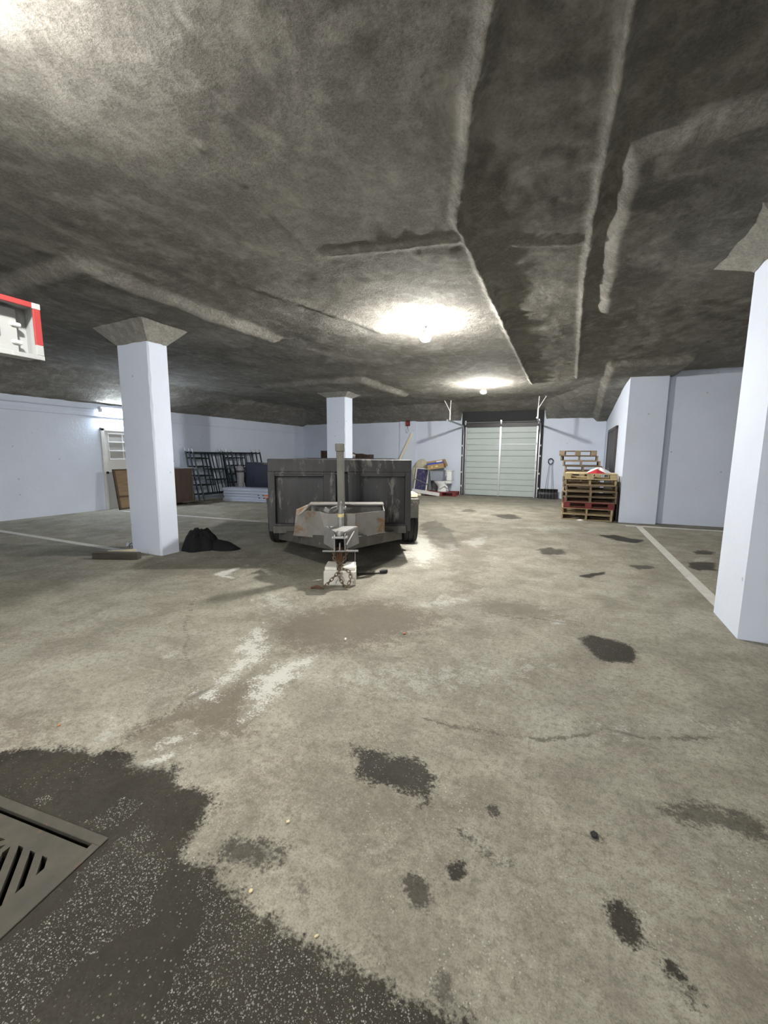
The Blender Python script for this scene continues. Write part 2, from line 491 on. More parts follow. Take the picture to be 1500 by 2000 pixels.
STAINS = {"wet":[[1,0.05,[[-2.375,0.83],[-2.107,1.016],[-1.802,1.105],[-1.75,1.023],[-1.637,1.077],[-1.544,1.122],[-1.49,1.066],[-1.287,1.103],[-1.227,1.034],[-1.198,0.902],[-1.124,0.872],[-1.024,0.86],[-0.891,0.841],[-0.743,0.838],[-0.623,0.828],[-0.49,0.837],[-0.368,0.844],[-0.241,0.853],[-0.149,0.854],[-0.044,0.809],[-1.2,0.184],[-2.724,-0.118],[-3.477,0.197]]],[1,0.05,[[-0.842,1.492],[-0.911,1.589],[-0.791,1.628],[-0.544,1.634],[-0.452,1.516],[-0.462,1.431],[-0.583,1.424],[-0.704,1.426],[-0.784,1.435]]],[0.8,0.05,[[-1.089,0.931],[-1.078,0.981],[-0.978,1.006],[-0.859,1.019],[-0.84,0.967],[-0.905,0.926],[-1.006,0.888]]],[0.8,0.03,[[-0.456,1.101],[-0.424,1.136],[-0.355,1.122],[-0.315,1.081],[-0.335,1.039],[-0.383,1.032]]],[1,0.02,[[-0.314,1.217],[-0.266,1.244],[-0.237,1.215],[-0.257,1.174],[-0.298,1.164]]],[0.9,0.02,[[-0.25,1.541],[-0.198,1.557],[-0.183,1.505],[-0.221,1.462]]],[1,0.03,[[0.168,1.31],[0.22,1.335],[0.264,1.3],[0.275,1.233],[0.227,1.196],[0.184,1.232]]],[1,0.03,[[0.309,1.249],[0.352,1.216],[0.392,1.163],[0.369,1.136],[0.324,1.19]]],[1,0.04,[[0.1,3.36],[0.211,3.516],[0.467,3.442],[0.503,3.325],[0.404,3.128],[0.276,3.066]]],[0.9,0.06,[[-0.468,6.497],[-0.291,6.824],[-0.016,6.65],[-0.126,6.307],[-0.326,6.206]]],[1,0.06,[[0.47,8.355],[0.709,8.478],[1.154,8.091],[0.92,7.785],[0.663,7.84]]],[0.8,0.04,[[0.682,6.061],[0.872,6.213],[0.966,6.066],[0.807,5.907]]],[0.8,0.08,[[-1.799,10.05],[-1.364,10.382],[-1.034,9.802],[-1.337,9.385]]],[0.6,0.06,[[-2.686,10.541],[-2.458,11.024],[-2.236,10.334],[-2.526,10.179]]],[1,0.02,[[0.127,5.248],[0.219,5.437],[0.405,5.629],[0.408,5.483],[0.3,5.381],[0.24,5.191]]],[0.9,0.05,[[1.384,6.557],[1.627,6.769],[1.793,6.762],[1.677,6.29],[1.443,6.173],[1.354,6.26]]],[0.9,0.05,[[1.645,7.417],[1.86,7.677],[1.977,7.511],[1.894,7.292],[1.698,7.228]]],[0.7,0.06,[[0.395,1.807],[0.5,1.913],[0.653,1.917],[0.759,1.904],[0.724,1.794],[0.601,1.781],[0.436,1.75]]],[0.7,0.04,[[-0.338,1.369],[-0.247,1.354],[-0.113,1.312],[-0.127,1.287],[-0.255,1.307]]],[0.55,0.06,[[-2.837,7.828],[-2.768,8.631],[-2.109,7.547],[-1.502,6.128],[-1.631,5.87],[-2.083,6.253]]],[0.6,0.02,[[-0.263,0.876],[-0.265,0.924],[-0.223,0.932],[-0.208,0.88],[-0.241,0.853]]],[0.5,0.04,[[-0.451,0.902],[-0.426,0.936],[-0.386,0.919],[-0.378,0.883],[-0.415,0.879]]],[0.45,0.04,[[-0.765,0.927],[-0.75,0.962],[-0.707,0.946],[-0.699,0.907]]],[0.7,0.02,[[0.113,1.56],[0.157,1.581],[0.189,1.551],[0.147,1.531]]]],"brown":[[1,0.12,[[-2.29,2.574],[-2.198,2.874],[-1.916,3.304],[-1.357,3.503],[-0.967,3.345],[-1.052,2.952],[-1.243,2.592],[-1.482,2.404],[-1.724,2.243],[-2.054,2.36]]],[1,0.08,[[-1.976,1.182],[-1.939,1.386],[-1.967,1.652],[-1.862,1.672],[-1.754,1.956],[-1.649,1.745],[-1.528,1.534],[-1.462,1.429],[-1.649,1.339],[-1.813,1.35],[-1.79,1.188],[-1.912,1.09]]],[0.8,0.1,[[-2.709,0.966],[-2.615,1.061],[-2.369,1.037],[-2.245,0.892],[-2.293,0.797]]],[0.8,0.08,[[-1.005,3.675],[-0.693,4.07],[-0.253,4.045],[0.101,3.684],[-0.181,3.667],[-0.616,3.65]]],[0.7,0.12,[[-1.901,6.819],[-1.581,7.821],[-1.182,6.713],[-0.968,5.376],[-0.897,4.055],[-0.992,4.008],[-1.364,5.178]]],[0.7,0.05,[[-2.395,1.795],[-2.341,1.861],[-2.15,1.694],[-2.194,1.673]]],[0.5,0.2,[[-1.143,1.128],[-1.159,1.413],[-0.836,1.531],[-0.611,1.382],[-0.369,1.443],[-0.396,1.33],[-0.68,1.243],[-0.96,1.161]]],[0.5,0.15,[[-4.027,1.501],[-3.813,1.605],[-3.55,1.583],[-3.704,1.46]]],[0.5,0.2,[[-4.621,2.795],[-4.936,3.684],[-3.863,4.387],[-3.361,3.901],[-3.594,3.306]]]],"pale":[[1,0.06,[[-2.332,2.437],[-2.273,2.523],[-2.072,2.352],[-1.895,2.118],[-1.858,1.835],[-1.841,1.652],[-1.839,1.539],[-1.905,1.507],[-1.957,1.721],[-2.05,1.962]]],[1,0.05,[[-1.777,1.841],[-1.719,2.123],[-1.586,2.285],[-1.527,1.929],[-1.524,1.691],[-1.525,1.512],[-1.629,1.64]]],[0.9,0.03,[[-1.715,1.04],[-1.68,1.109],[-1.602,1.238],[-1.637,1.077],[-1.646,1.023]]],[0.8,0.04,[[-1.758,1.126],[-1.755,1.245],[-1.673,1.328],[-1.691,1.196]]],[0.7,0.1,[[-2.193,5.23],[-2.711,6.939],[-2.072,6.488],[-1.673,5.492],[-1.645,4.76]]],[0.7,0.1,[[-1.332,3.44],[-1.158,3.84],[-0.816,3.926],[-0.987,3.61]]],[0.8,0.04,[[-0.139,3.663],[-0.019,3.721],[0.023,3.622],[-0.074,3.575]]],[0.6,0.15,[[-2.811,3.024],[-2.637,3.284],[-2.275,2.977],[-2.281,2.833],[-2.487,2.801]]],[1,0.03,[[-3.463,3.85],[-3.361,3.901],[-3.142,3.643],[-3.195,3.617]]],[1,0.025,[[-3.8,3.385],[-3.834,3.613],[-3.702,4.004],[-3.677,3.542],[-3.358,3.38]]],[0.45,0.2,[[-1.358,2.077],[-1.057,2.366],[-0.452,2.586],[-0.183,2.79],[-0.558,2.333],[-1.111,2.035]]],[0.6,0.08,[[0.097,2.199],[0.22,2.304],[0.36,2.303],[0.262,2.222]]],[0.5,0.1,[[0.63,2.572],[0.769,2.591],[0.912,2.568],[0.75,2.512]]],[0.5,0.06,[[-1.634,6.482],[-1.43,7.322],[-1.22,6.693],[-1.324,6.218]]],[0.7,0.05,[[-1.873,6.272],[-1.688,6.366],[-1.484,6.059],[-1.621,5.837]]],[0.6,0.05,[[1.583,6.968],[1.781,7.068],[1.723,6.817],[1.563,6.737]]],[0.5,0.1,[[-1.09,8.395],[-0.168,9.011],[0.115,8.89],[-0.51,8.314]]],[0.5,0.05,[[-2.232,1.196],[-2.103,1.21],[-2.018,1.119],[-2.026,1.075]]],[0.5,0.05,[[-2.569,1.75],[-2.509,1.905],[-2.427,1.86],[-2.505,1.742]]]],"crack":[[[0.097,2.147],[-0.064,2.024],[-0.304,1.963],[-0.508,1.931],[-0.649,1.933]],[[0.109,2.14],[0.218,2.257],[0.399,2.258],[0.732,2.439]],[[-3.154,2.474],[-3.333,2.767],[-3.448,3.169],[-3.418,3.873],[-3.429,4.288]],[[-3.112,2.494],[-2.687,2.103],[-2.348,1.818]],[[-0.7,3.609],[-0.43,3.608],[-0.098,3.67],[0.101,3.626]],[[-1.929,1.101],[-1.939,1.386],[-1.911,1.679]]]}
def floor_attrs(X, Y):
    out = {}
    wx = X+fbm(X*5, Y*5, 41, 3)*.10
    wy = Y+fbm(X*5, Y*5, 51, 3)*.10
    far = np.clip(np.hypot(X, Y)/3, .35, 2.5)
    wx2, wy2 = X+(wx-X)*far, Y+(wy-Y)*far
    for k in ('wet', 'brown', 'pale'):
        v = np.full(X.shape, -1.)
        st = np.zeros(X.shape)
        for s, soft, poly in STAINS[k]:
            d = poly_sd(wx2, wy2, [tuple(p) for p in poly])
            q = np.clip(d/(soft*2.4), -1, 1)
            st = np.where(q > v, s, st)
            v = np.maximum(v, q)
        out[k] = v
        out[k+'_strength'] = st
    c = np.zeros(X.shape)
    for pts in STAINS['crack']:
        d = seg_dist(wx2, wy2, [tuple(p) for p in pts])
        c = np.maximum(c, np.exp(-(d/.022)**2))
    out['crack'] = c
    return out
fx = lines((LX-.2, -4, .1), (-4, -2.6, .04), (-2.6, 1.6, .022), (1.6, 3, .06), (3, 8, .25))
fy = lines((-6, .2, .2), (.2, 2.2, .022), (2.2, 4.2, .035), (4.2, 8, .055), (8, 15.4, .1))
holep = [gpt(.018, .018), gpt(GS-.018, .018), gpt(GS-.018, GS-.018), gpt(.018, GS-.018)]
fl = grid_obj('floor', fx, fy, lambda X, Y: X*0, 'concrete_floor', attrs=floor_attrs, hole=holep)
struct(fl, 'stained bare concrete garage floor')

RIDGES = [([(-.36, 1.6), (-.40, 1.82), (-.58, 2.25), (-.82, 2.93), (-.93, 3.2), (-.92, 3.6), (-.96, 4.8), (-1.03, 7.5), (-1.09, 10.7)], .034, .055),
          ([(.10, 1.9), (.06, 2.55), (0, 3.55), (-.05, 4.9), (-.11, 10.4)], .030, .048),
          ([(-.95, 3.6), (-.45, 3.86), (.0, 4.0)], .03, .018), ([(-2.1, 3.3), (-1.6, 3.42), (-.95, 3.55)], .035, .02),
          ([(-2.05, 1.9), (-2.1, 2.6), (-2.25, 3.4)], .03, .016), ([(-3.2, 3.6), (-2.9, 4.6), (-2.6, 5.6)], .05, .02)]
COLS = [(-5.74, 3.72, .61, .28, 2.86, .19, .19), (-6.27, 9.7, .585, .38, 2.955, .28, .16), (1.225, 3.93, .62, .62, 2.93, .31, .18)]   # x0, y0, width, depth, top, flare, flare height
PANELS = [(-7.0, -4.2, 2.42, 5.2), (-7.4, -4.5, 8.4, 11.2), (.145, 2.95, 2.86, 5.75)]
def ceil_z(X, Y):
    z = np.full(X.shape, 3.16)
    z = z+fbm(X*.5, Y*.5, 3, 3)*.07+fbm(X*2.0, Y*2.0, 13, 4)*.04+fbm(X*11, Y*11, 23, 3)*.010
    for xa, xb, ya, yb in PANELS:
        wob = fbm(X*2, Y*2, 61, 3)*.12
        d = np.maximum(np.abs(X-(xa+xb)/2)-(xb-xa)/2, np.abs(Y-(ya+yb)/2)-(yb-ya)/2)+wob
        z = z-.09*(1-sstep(-.09, .09, d))
        z = z-.014*np.exp(-((d+.03)/.06)**2)
    # pilaster on the right: lowered slab; beyond it the slab rises
    z = z+.20*sstep(1.65, 2.3, X)*sstep(6.5, 8, Y)
    d = np.maximum(np.abs(X-1.1)-.62, -(Y-9.0))
    z = z-.12*(1-sstep(-.05, .12, d))
    # sloping coves against the far and left walls
    yw = 14.65+(X-LX)*.0367
    start = 1.35+2.6*sstep(-1.0, .4, X)
    t = np.clip((Y-(yw-start))/start, 0, 1)
    notch = sstep(-3.90, -3.86, X)*(1-sstep(-1.06, -1.02, X))
    z = z-(.49*t)*(1-notch)-notch*.20*t
    t = np.clip((X*-1-(-LX-1.25))/1.25, 0, 1)
    z = np.minimum(z, 3.16-.57*t+fbm(X*6, Y*6, 77, 3)*.03)
    for pts, wdt, hgt in RIDGES:
        d = seg_dist(X+fbm(X*9, Y*9, 5, 2)*.03, Y, pts)
        z = z-hgt*np.exp(-(d/wdt)**2)*(1+fbm(X*14, Y*14, 9, 2))
    return z
cx_ = lines((LX-.15, -4.5, .09), (-4.5, -2.2, .05), (-2.2, .7, .022), (.7, 3, .05), (3, 8.1, .2))
cy_ = lines((-6.1, .8, .2), (.8, 7, .035), (7, 15.4, .06))
struct(grid_obj('ceiling', cx_, cy_, ceil_z, 'spray_ceiling', flip=True), 'slab ceiling coated in rough grey-brown sprayed insulation')

def wallp(name, poly, z1=3.5, label=None, z0=-.02):
    return struct(MB().prism(poly, z0, z1).build(name, 'wall_paint'), label)
wallp('wall_left', [(LX-.3, -6.3), (LX, -6.3), (LX, 14.95), (LX-.3, 14.95)], label='white painted concrete wall')
wallp('wall_far', [(LX, far_y(LX)), (.78, far_y(.78)), (.78, far_y(.78)+.3), (LX, far_y(LX)+.3)], label='white painted wall around the overhead door')
wallp('wall_right', [(.90, 10.35), (.78, far_y(.78)+.3), (1.1, far_y(.78)+.3), (1.2, 10.35)], label='short white wall with a brown door')
wallp('wall_bay', [(1.15, 10.36), (8.2, 10.66), (8.2, 10.96), (1.15, 10.66)], label='white wall of the side parking bay')
wallp('wall_pilaster', [(.90, 10.13), (1.59, 10.19), (1.59, 10.5), (.90, 10.5)], label='white painted concrete pilaster with small pits')
wallp('wall_side', [(8.0, -6.3), (8.3, -6.3), (8.3, 10.9), (8.0, 10.9)])
wallp('wall_back', [(LX-.3, -6.4), (8.3, -6.4), (8.3, -6.1), (LX-.3, -6.1)])
# ledge and pilaster strip details
t = MB().box(LX-.02, LX+.035, -6, 14.66, 2.29, 2.37).build('trim_1', 'wall_paint', bevel=.008)
struct(t, 'painted ledge along the top of the left wall')
struct(MB().prism([(-6.24, far_y(-6.24)-.05), (-5.59, far_y(-5.59)-.05), (-5.59, far_y(-5.59)+.02), (-6.24, far_y(-6.24)+.02)], 0, 3.1).build('trim_2', 'wall_paint'), 'shallow white pier on the far wall')

CL = ['square white concrete column nearest the left, chipped edge, black bag beside it', 'square white concrete column standing behind the dump trailer',
      'large white concrete column cropped by the right edge of the photo']
for (x0, y0, s, sd_, top, fl_, h), lab in zip(COLS, CL):
    t = thing('concrete_column', lab, 'column', (x0+s/2, y0+sd_/2, 0), group='white concrete columns')
    t['kind'] = 'structure'
    a, c = s/2, sd_/2
    m = MB()
    nz = 24
    ring = []
    for i in range(nz+1):
        z = top*i/nz
        k = .012*math.sin(i*2.3)*(1 if i % 3 else 0)
        ring.append([(-a, -c, z), (a-.016-max(k, 0), -c, z), (a, -c+.016+max(k, 0), z), (a, c, z), (-a, c, z)])
    vs = [p for r in ring for p in r]
    fs = [(i*5+k, i*5+(k+1) % 5, (i+1)*5+(k+1) % 5, (i+1)*5+k) for i in range(nz) for k in range(5)]
    m.add(vs, fs+[(4, 3, 2, 1, 0), tuple(nz*5+k for k in range(5))])
    m.build('shaft', 'column_paint', t)
    hh = max(h, .14)
    m = MB()
    g = 10
    vs, fs = [], []
    for i, (q, z) in enumerate(((.006, top-.012), (.014, top), (fl_, top+hh), (fl_+.12, top+hh+.14))):
        q, e = a+q, c+q
        per = [(-q+2*q*k/g, -e) for k in range(g)]+[(q, -e+2*e*k/g) for k in range(g)]+[(q-2*q*k/g, e) for k in range(g)]+[(-q, e-2*e*k/g) for k in range(g)]
        vs += [(x*(1+random.uniform(-.008, .008)), y*(1+random.uniform(-.008, .008)), z+random.uniform(-.006, .006)) for x, y in per]
    n = 4*g
    for i in range(3): fs += [(i*n+k, i*n+(k+1) % n, (i+1)*n+(k+1) % n, (i+1)*n+k) for k in range(n)]
    m.add(vs, fs+[tuple(range(n))[::-1]]).build('capital', 'spray_capital', t)

# painted parking lines
def pline(p, q, wdt, lab):
    p, q = Vector(p), Vector(q)
    d = (q-p).normalized()
    n = Vector((-d.y, d.x))*wdt/2
    m = MB().prism([tuple(p-n), tuple(q-n), tuple(q+n), tuple(p+n)], .0004, .0022)
    tag(m.build('parking_line', 'line_paint'), lab, 'floor marking', 'white parking lines')
pline((1.235, 9.72), (1.33, 4.6), .11, 'white painted line running from the right column back toward the pallets')
pline((1.0, 9.72), (6, 10.1), .10, 'white painted line along the foot of the right bay wall')
pline((-10.6, 3.66), (-5.6, 3.69), .10, 'white painted line ending at the left column')
pline((-10.2, 6.33), (-4.6, 6.75), .10, 'white painted line running across behind the left column to the trailer')

# ------------------------------------------------------------------ lights of the garage and two added fill bulbs
def bulb(x, y, lab, glow='bulb_glow'):
    z = float(ceil_z(np.array([[x]]), np.array([[y]]))[0, 0])
    t = thing('ceiling_lamp', lab, 'lamp', (x, y, z), group='bare bulb ceiling lamps')
    t.scale = (1.15, 1.15, .9)
    MB().lathe([(.058, .03), (.058, -.012), (.050, -.03), (.022, -.045), (.012, -.06), (.012, -.085), (.024, -.095), (.030, -.12), (.044, -.152), (.0565, -.180), (.0570, -.186)], 20).build('lamp_holder', 'porcelain', t, True)
    MB().lathe([(.050, -.180), (.0575, -.189), (.0620, -.203), (.059, -.224), (.046, -.244), (.024, -.257), (.002, -.260)], 20).build('glass_bulb', glow, t, True)
emit('bulb_glow', BULB_COL, BULB_W/(PI*.040)/1.45)
emit('bulb_glow_bright', BULB_COL, 1.15*BULB_W/(PI*.040)/1.45)
emit('bulb_glow_dim', BULB_COL, .50*BULB_W/(PI*.040)/1.45)
bulb(-1.94, 5.43, 'glowing bare bulb on the ceiling above the dump trailer')
bulb(-2.19, 10.42, 'glowing bare bulb on the ceiling in front of the overhead door')
bulb(-2.0, .68, 'glowing bare bulb on the ceiling just outside the upper left corner', 'bulb_glow_dim')
bulb(-2.1, -4.4, 'added unseen ceiling bulb behind the camera, fill light for front faces', 'bulb_glow_bright')  # added out of view to brighten faces turned toward the camera
bulb(3.2, -3.6, 'added unseen fill bulb behind the camera toward the right bay', 'bulb_glow_dim')  # second added fill, out of view, for the same front faces
emit('tube_glow', TUBE_COL, TUBE_W/(PI*2*PI*.016*1.2*2))
t = thing('fluorescent_fixture', 'lit fluorescent tube fixture high on the left wall above the door', 'light fixture', (LX+.095, 6.95, 2.455))
bx('housing', 'white_trim', t, -.085, .02, -.64, .64, .0, .075)
for s in (-1, 1):
    bx('end_cap', 'white_trim', t, -.06, .06, s*.63-.02, s*.63+.02, -.06, .03)
for dx in (-.03, .035):
    MB().tube([(dx, -.6, -.03), (dx, .6, -.03)], .016, 10).build('tube', 'tube_glow', t, True)

# pipes on the left wall
for z, lab in ((2.47, 'thin white painted conduit running under the cove of the left wall'),):
    tag(MB().tube([(LX+.05, -5.5, z), (LX+.05, 6.2, z)], .014, 8).build('conduit', 'wall_paint', None, True), lab, 'pipe')

# ------------------------------------------------------------------ doors
D0 = Vector((-3.70, far_y(-3.70), 0))
t = struct(thing('door_1', 'pale grey sectional overhead door with silver centre stile and black surround', 'door', D0, FAR_RZ))
del t['category']
W_, H_ = 2.46, 2.43
for i in range(4):
    z0 = .01+i*.605
    p = bx('door_section', 'door_groove_shade', t, .0, W_, -.075, -.03, z0, z0+.600, .006)
    for k in range(3):
        bx('rib', 'door_steel', p, .0, W_, -.092, -.07, z0+.008+k*.198, z0+.194+k*.198, .005)
    if i: bx('joint_strip', 'galvanised', p, 0, W_, -.092, -.07, z0-.008, z0+.008, .002)
    for x in (.03, W_-.03): bx('hinge', 'galvanised', p, x-.03, x+.03, -.105, -.08, z0-.03, z0+.05, .003)
bx('centre_stile', 'galvanised', t, W_/2-.035, W_/2+.035, -.11, -.08, .01, H_, .004)
for x0, x1 in ((0, .06), (W_-.06, W_)): bx('edge_stile', 'galvanised', t, x0, x1, -.105, -.08, .01, H_, .004)
bx('jamb', 'black_board', t, -.13, -.0, -.06, -.0, 0, H_+.06, .004)
bx('jamb', 'black_board', t, W_, W_+.15, -.06, -.0, 0, H_+.06, .004)
bx('header_board', 'black_board', t, -.14, W_+.15, -.05, -.0, H_+.05, 3.04, .004)
bx('top_seal', 'black_plastic', t, -.0, W_, -.10, -.02, H_-.02, H_+.13, .004)
bx('bottom_seal', 'black_plastic', t, 0, W_, -.09, -.02, 0, .02, .002)
MB().tube([(-.05, -.09, H_+.16), (W_+.05, -.09, H_+.16)], .016, 8).build('torsion_shaft', 'galvanised', t, True)
for x in (-.0, W_/2, W_): bx('bearing_plate', 'galvanised', t, x-.03, x+.03, -.10, -.04, H_+.08, H_+.23, .003)
for s, x in ((-1, -.055), (1, W_+.055)):
    bx('vertical_track', 'galvanised', t, x-.02, x+.02, -.13, -.06, .02, H_-.25, .004)
    arc = [(x, -.10-(.30-.30*math.cos(a)), H_-.26+.30*math.sin(a)) for a in np.linspace(0, PI/2, 7)]
    MB().tube(arc+[(x, -2.55, H_+.06)], .028, 6).build('horizontal_track', 'galvanised', t)
    for z in (.3, .8, 1.4, 1.75): bx('track_bracket', 'white_trim', t, x-.03+s*.03, x+.03+s*.03, -.11, -.05, z, z+.06, .003)
    yh = -2.2
    bx('hanger_strap', 'white_trim', t, x-.018, x+.018, yh-.006, yh+.006, H_+.04, H_+.36, .001)
    MB().tube([(x, yh, H_+.34), (x+.22*(1 if s > 0 else -1)*.9, yh+.05, 3.12)], .013, 6).build('hanger_brace', 'white_trim', t)
    MB().tube([(x, yh, H_+.34), (x+.015, yh, 3.12)], .013, 6).build('hanger_brace', 'white_trim', t)
bx('lock_bar', 'galvanised', t, W_-.14, W_+.02, -.13, -.10, .92, .96, .003)
bx('lock_bar', 'galvanised', t, .02, .16, -.13, -.10, 2.27, 2.30, .003)

t = struct(thing('door_2', 'white wooden door with glazed upper panes in the left wall', 'door', (LX, 6.42, 0)))
del t['category']
bx('frame', 'white_trim', t, 0, .05, -.10, -.02, 0, 2.02)
bx('frame', 'white_trim', t, 0, .05, .86, .94, 0, 2.02)
bx('frame', 'white_trim', t, 0, .05, -.10, .94, 1.96, 2.04)
bx('leaf', 'white_door', t, 0, .025, -.02, .86, .01, 1.96)
for i in range(3):
    for j in range(2):
        z0, y0 = 1.26+i*.215, .09+j*.35
        bx('pane', 'door_pane', t, .018, .028, y0, y0+.33, z0, z0+.195, .001)
for z in (1.245, 1.458, 1.673, 1.888): bx('muntin', 'white_door', t, .02, .042, .06, .80, z, z+.022, .002)
for y in (.072, .427, .785): bx('muntin', 'white_door', t, .02, .04, y-.012, y+.012, 1.24, 1.90, .002)
MB().lathe([(.035, 0), (.035, .012), (.014, .02), (.014, .045), (.032, .06), (.026, .085), (.002, .09)], 14, Matrix.Translation((.02, -.04, .93)) @ Matrix.Rotation(PI/2, 4, 'Y')).build('knob', 'black_plastic', t, True)

t = struct(thing('door_3', 'dark brown steel double door in the short right wall', 'door', (.862, 11.75, 0), .0247))
del t['category']
for y0 in (.02, 1.0):
    lf = bx('leaf', 'brown_door', t, -.03, .03, y0, y0+.96, .01, 2.10)
    bx('handle', 'galvanised', lf, -.075, -.03, y0+(.84 if y0 < .5 else .06), y0+(.90 if y0 < .5 else .12), .93, 1.12, .008)
bx('frame', 'brown_door', t, -.045, .03, -.06, .02, 0, 2.17)
bx('frame', 'brown_door', t, -.045, .03, 1.96, 2.04, 0, 2.17)
bx('frame', 'brown_door', t, -.045, .03, -.06, 2.04, 2.10, 2.18)

# fire alarm bell box on the far wall pier
t = thing('alarm_box', 'small dark red box with hanging white tag high on far wall pier', 'alarm', (-5.90, far_y(-5.90)-.05, 2.50), FAR_RZ)
bx('body', 'red_box', t, -.075, .075, -.09, 0, .02, .22, .008)
bx('front_plate', 'red_enamel', t, -.05, .05, -.10, -.085, .06, .16, .004)
MB().tube([(0, -.05, .03), (0, -.05, -.08)], .008, 6).build('cord', 'red_box', t)
MB().tube([(.05*math.cos(a), -.05, -.15+.075*math.sin(a)) for a in np.linspace(0, 2*PI, 15)[:-1]], .010, 6, True).build('hook_ring', 'white_trim', t)

# ------------------------------------------------------------------ dump trailer
TR = thing('dump_trailer', 'black steel dump trailer with rusty grey tongue box, seen from the front', 'trailer', (-2.757, 4.562, 0), R(28))
B = 'black_steel'
bw = .925
fp = bx('front_panel', B, TR, -bw, bw, .075, .095, .40, 1.34, .003)
bx('top_rail', B, fp, -bw, bw, -.0, .09, 1.185, 1.35, .008)
bx('lower_rail', B, fp, -bw, bw, 0, .08, .41, .51, .005)
for x0, x1 in ((-bw, -.835), (-.215, -.055), (.10, .26), (.845, bw)): bx('upright', B, fp, x0, x1, 0, .08, .50, 1.19, .005)
for x0, x1 in ((-.835, -.215), (.26, .845)): bx('panel_lip', B, fp, x0, x1, .005, .08, 1.13, 1.19, .004)
bx('recess_shade', 'black_board', fp, -.05, .095, .068, .076, .52, 1.18, 0)  # black sheet stands in for the shade of a deeper recess
bx('weld_strip', B, fp, -.86, .0, -.008, .004, 1.155, 1.172, .002)
bx('front_sill', 'rail_steel', TR, -.86, .86, -.055, .03, .395, .49, .006)
for s in (-1, 1):
    sp = bx('side_panel', B, TR, s*bw-(.05 if s > 0 else 0), s*bw+(.05 if s < 0 else 0), .06, 3.66, .42, 1.34, .004)
    for y in (.6, 1.2, 1.8, 2.4, 3.0, 3.6): bx('stake', B, sp, s*(bw+.02)-.025, s*(bw+.02)+.025, y-.04, y+.04, .44, 1.28, .003)
    bx('fender', 'rail_steel', TR, s*1.05-.11, s*1.05+.11, .96, 2.55, .72, .745, .006)
    bx('fender_skirt', 'rail_steel', TR, s*1.05-.11, s*1.05+.11, .95, .97, .44, .74, .006)
    bx('fender_skirt', 'rail_steel', TR, s*1.165-.008, s*1.165+.008, .96, 2.55, .66, .74, .004)
    for y in (1.32, 2.12):
        wm = Matrix.Translation((s*1.055, y, .34)) @ Matrix.Rotation(PI/2, 4, 'Y')
        ty = MB().lathe([(.20, -.10), (.29, -.115), (.325, -.108), (.34, -.085), (.34, -.05), (.330, -.046), (.330, -.034), (.34, -.03), (.34, .03), (.330, .034), (.330, .046), (.34, .05), (.34, .085), (.325, .108), (.29, .115), (.20, .10)], 32, wm).build('tyre', 'rubber', TR, True)
        MB().lathe([(.205, -.085), (.19, -.05), (.06, -.04), (.055, -.07), (.04, -.075), (.04, .07), (.19, .06), (.205, .085)], 20, wm).build('rim', 'cast_steel', ty, True)
bx('tailgate', B, TR, -bw, bw, 3.62, 3.67, .42, 1.34)
bx('bed', B, TR, -bw, bw, .05, 3.65, .42, .47)
for s in (-1, 1):
    bx('chassis_rail', B, TR, s*.42-.04, s*.42+.04, .1, 3.5, .28, .41)
for y in (1.32, 2.12): MB().tube([(-.95, y, .34), (.95, y, .34)], .04, 8).build('axle', B, TR)
# wooden offcut lying on the right fender is a thing of its own, added below
# tongue
XO = .045
for s in (-1, 1):
    a, b_ = Vector((s*.80+XO*0, .12, 0)), Vector((s*.055+XO, -.86, 0))
    d = (b_-a).normalized()
    n = Vector((-d.y, d.x, 0))*.03
    m = MB()
    zz = (.27, .40, .30, .46)
    vs = [a-n, a+n, b_+n, b_-n]
    m.add([(v.x, v.y, z0) for v, z0 in zip(vs, (.285, .285, .36, .36))]+[(v.x, v.y, z1) for v, z1 in zip(vs, (.41, .41, .50, .50))],
          [(3, 2, 1, 0), (4, 5, 6, 7), (0, 1, 5, 4), (1, 2, 6, 5), (2, 3, 7, 6), (3, 0, 4, 7)])
    m.build('tongue_beam', 'rail_steel', TR, bevel=.004)
bx('tongue_crossbar', 'rail_steel', TR, -.50, .55, -.30, -.24, .33, .42)
# rusty open tool box on the tongue: folded sheet panels
tb = MB().quadpanel([(-.50, -.14, .44), (.53, -.14, .44), (.53, -.36, .44), (.20, -.60, .44), (-.10, -.60, .44), (-.52, -.38, .44)], .012).build('tool_tray', 'grey_steel', TR)
def pan(name, pts, m='grey_steel', t=.012): return MB().quadpanel(pts, t).build(name, m, tb)
pan('back_plate', [(-.36, -.13, .44), (.53, -.13, .44), (.53, -.13, .80), (-.36, -.13, .80)])
pan('front_plate', [(-.54, -.42, .44), (-.10, -.64, .445), (-.10, -.63, .735), (-.20, -.60, .755), (-.37, -.50, .752), (-.47, -.43, .69)])
pan('front_plate', [(.20, -.64, .445), (.545, -.44, .475), (.545, -.44, .745), (.20, -.62, .735)])
pan('nose_plate', [(-.11, -.64, .445), (.21, -.64, .445), (.21, -.63, .735), (-.11, -.63, .735)])
pan('side_plate', [(.545, -.45, .475), (.535, -.13, .44), (.535, -.13, .80), (.545, -.45, .745)])
pan('side_flap', [(-.54, -.42, .44), (-.50, -.14, .60), (-.36, -.15, .80), (-.52, -.30, .74)])
pan('lid_edge', [(-.36, -.36, .800), (.55, -.36, .800), (.55, -.12, .800), (-.36, -.12, .800)], t=.014)
pan('bent_lid', [(-.38, -.34, .80), (-.33, -.34, .80), (-.45, -.45, .70), (-.48, -.45, .69)])
MB().tube([(-.10, -.58, .74), (-.07, -.5, .78), (.0, -.45, .80)], .010, 6).build('hose', 'cast_steel', tb)
bx('bracket', 'cast_steel', tb, -.16, -.09, -.58, -.54, .74, .79, .004, rot=(0, .5, 0))
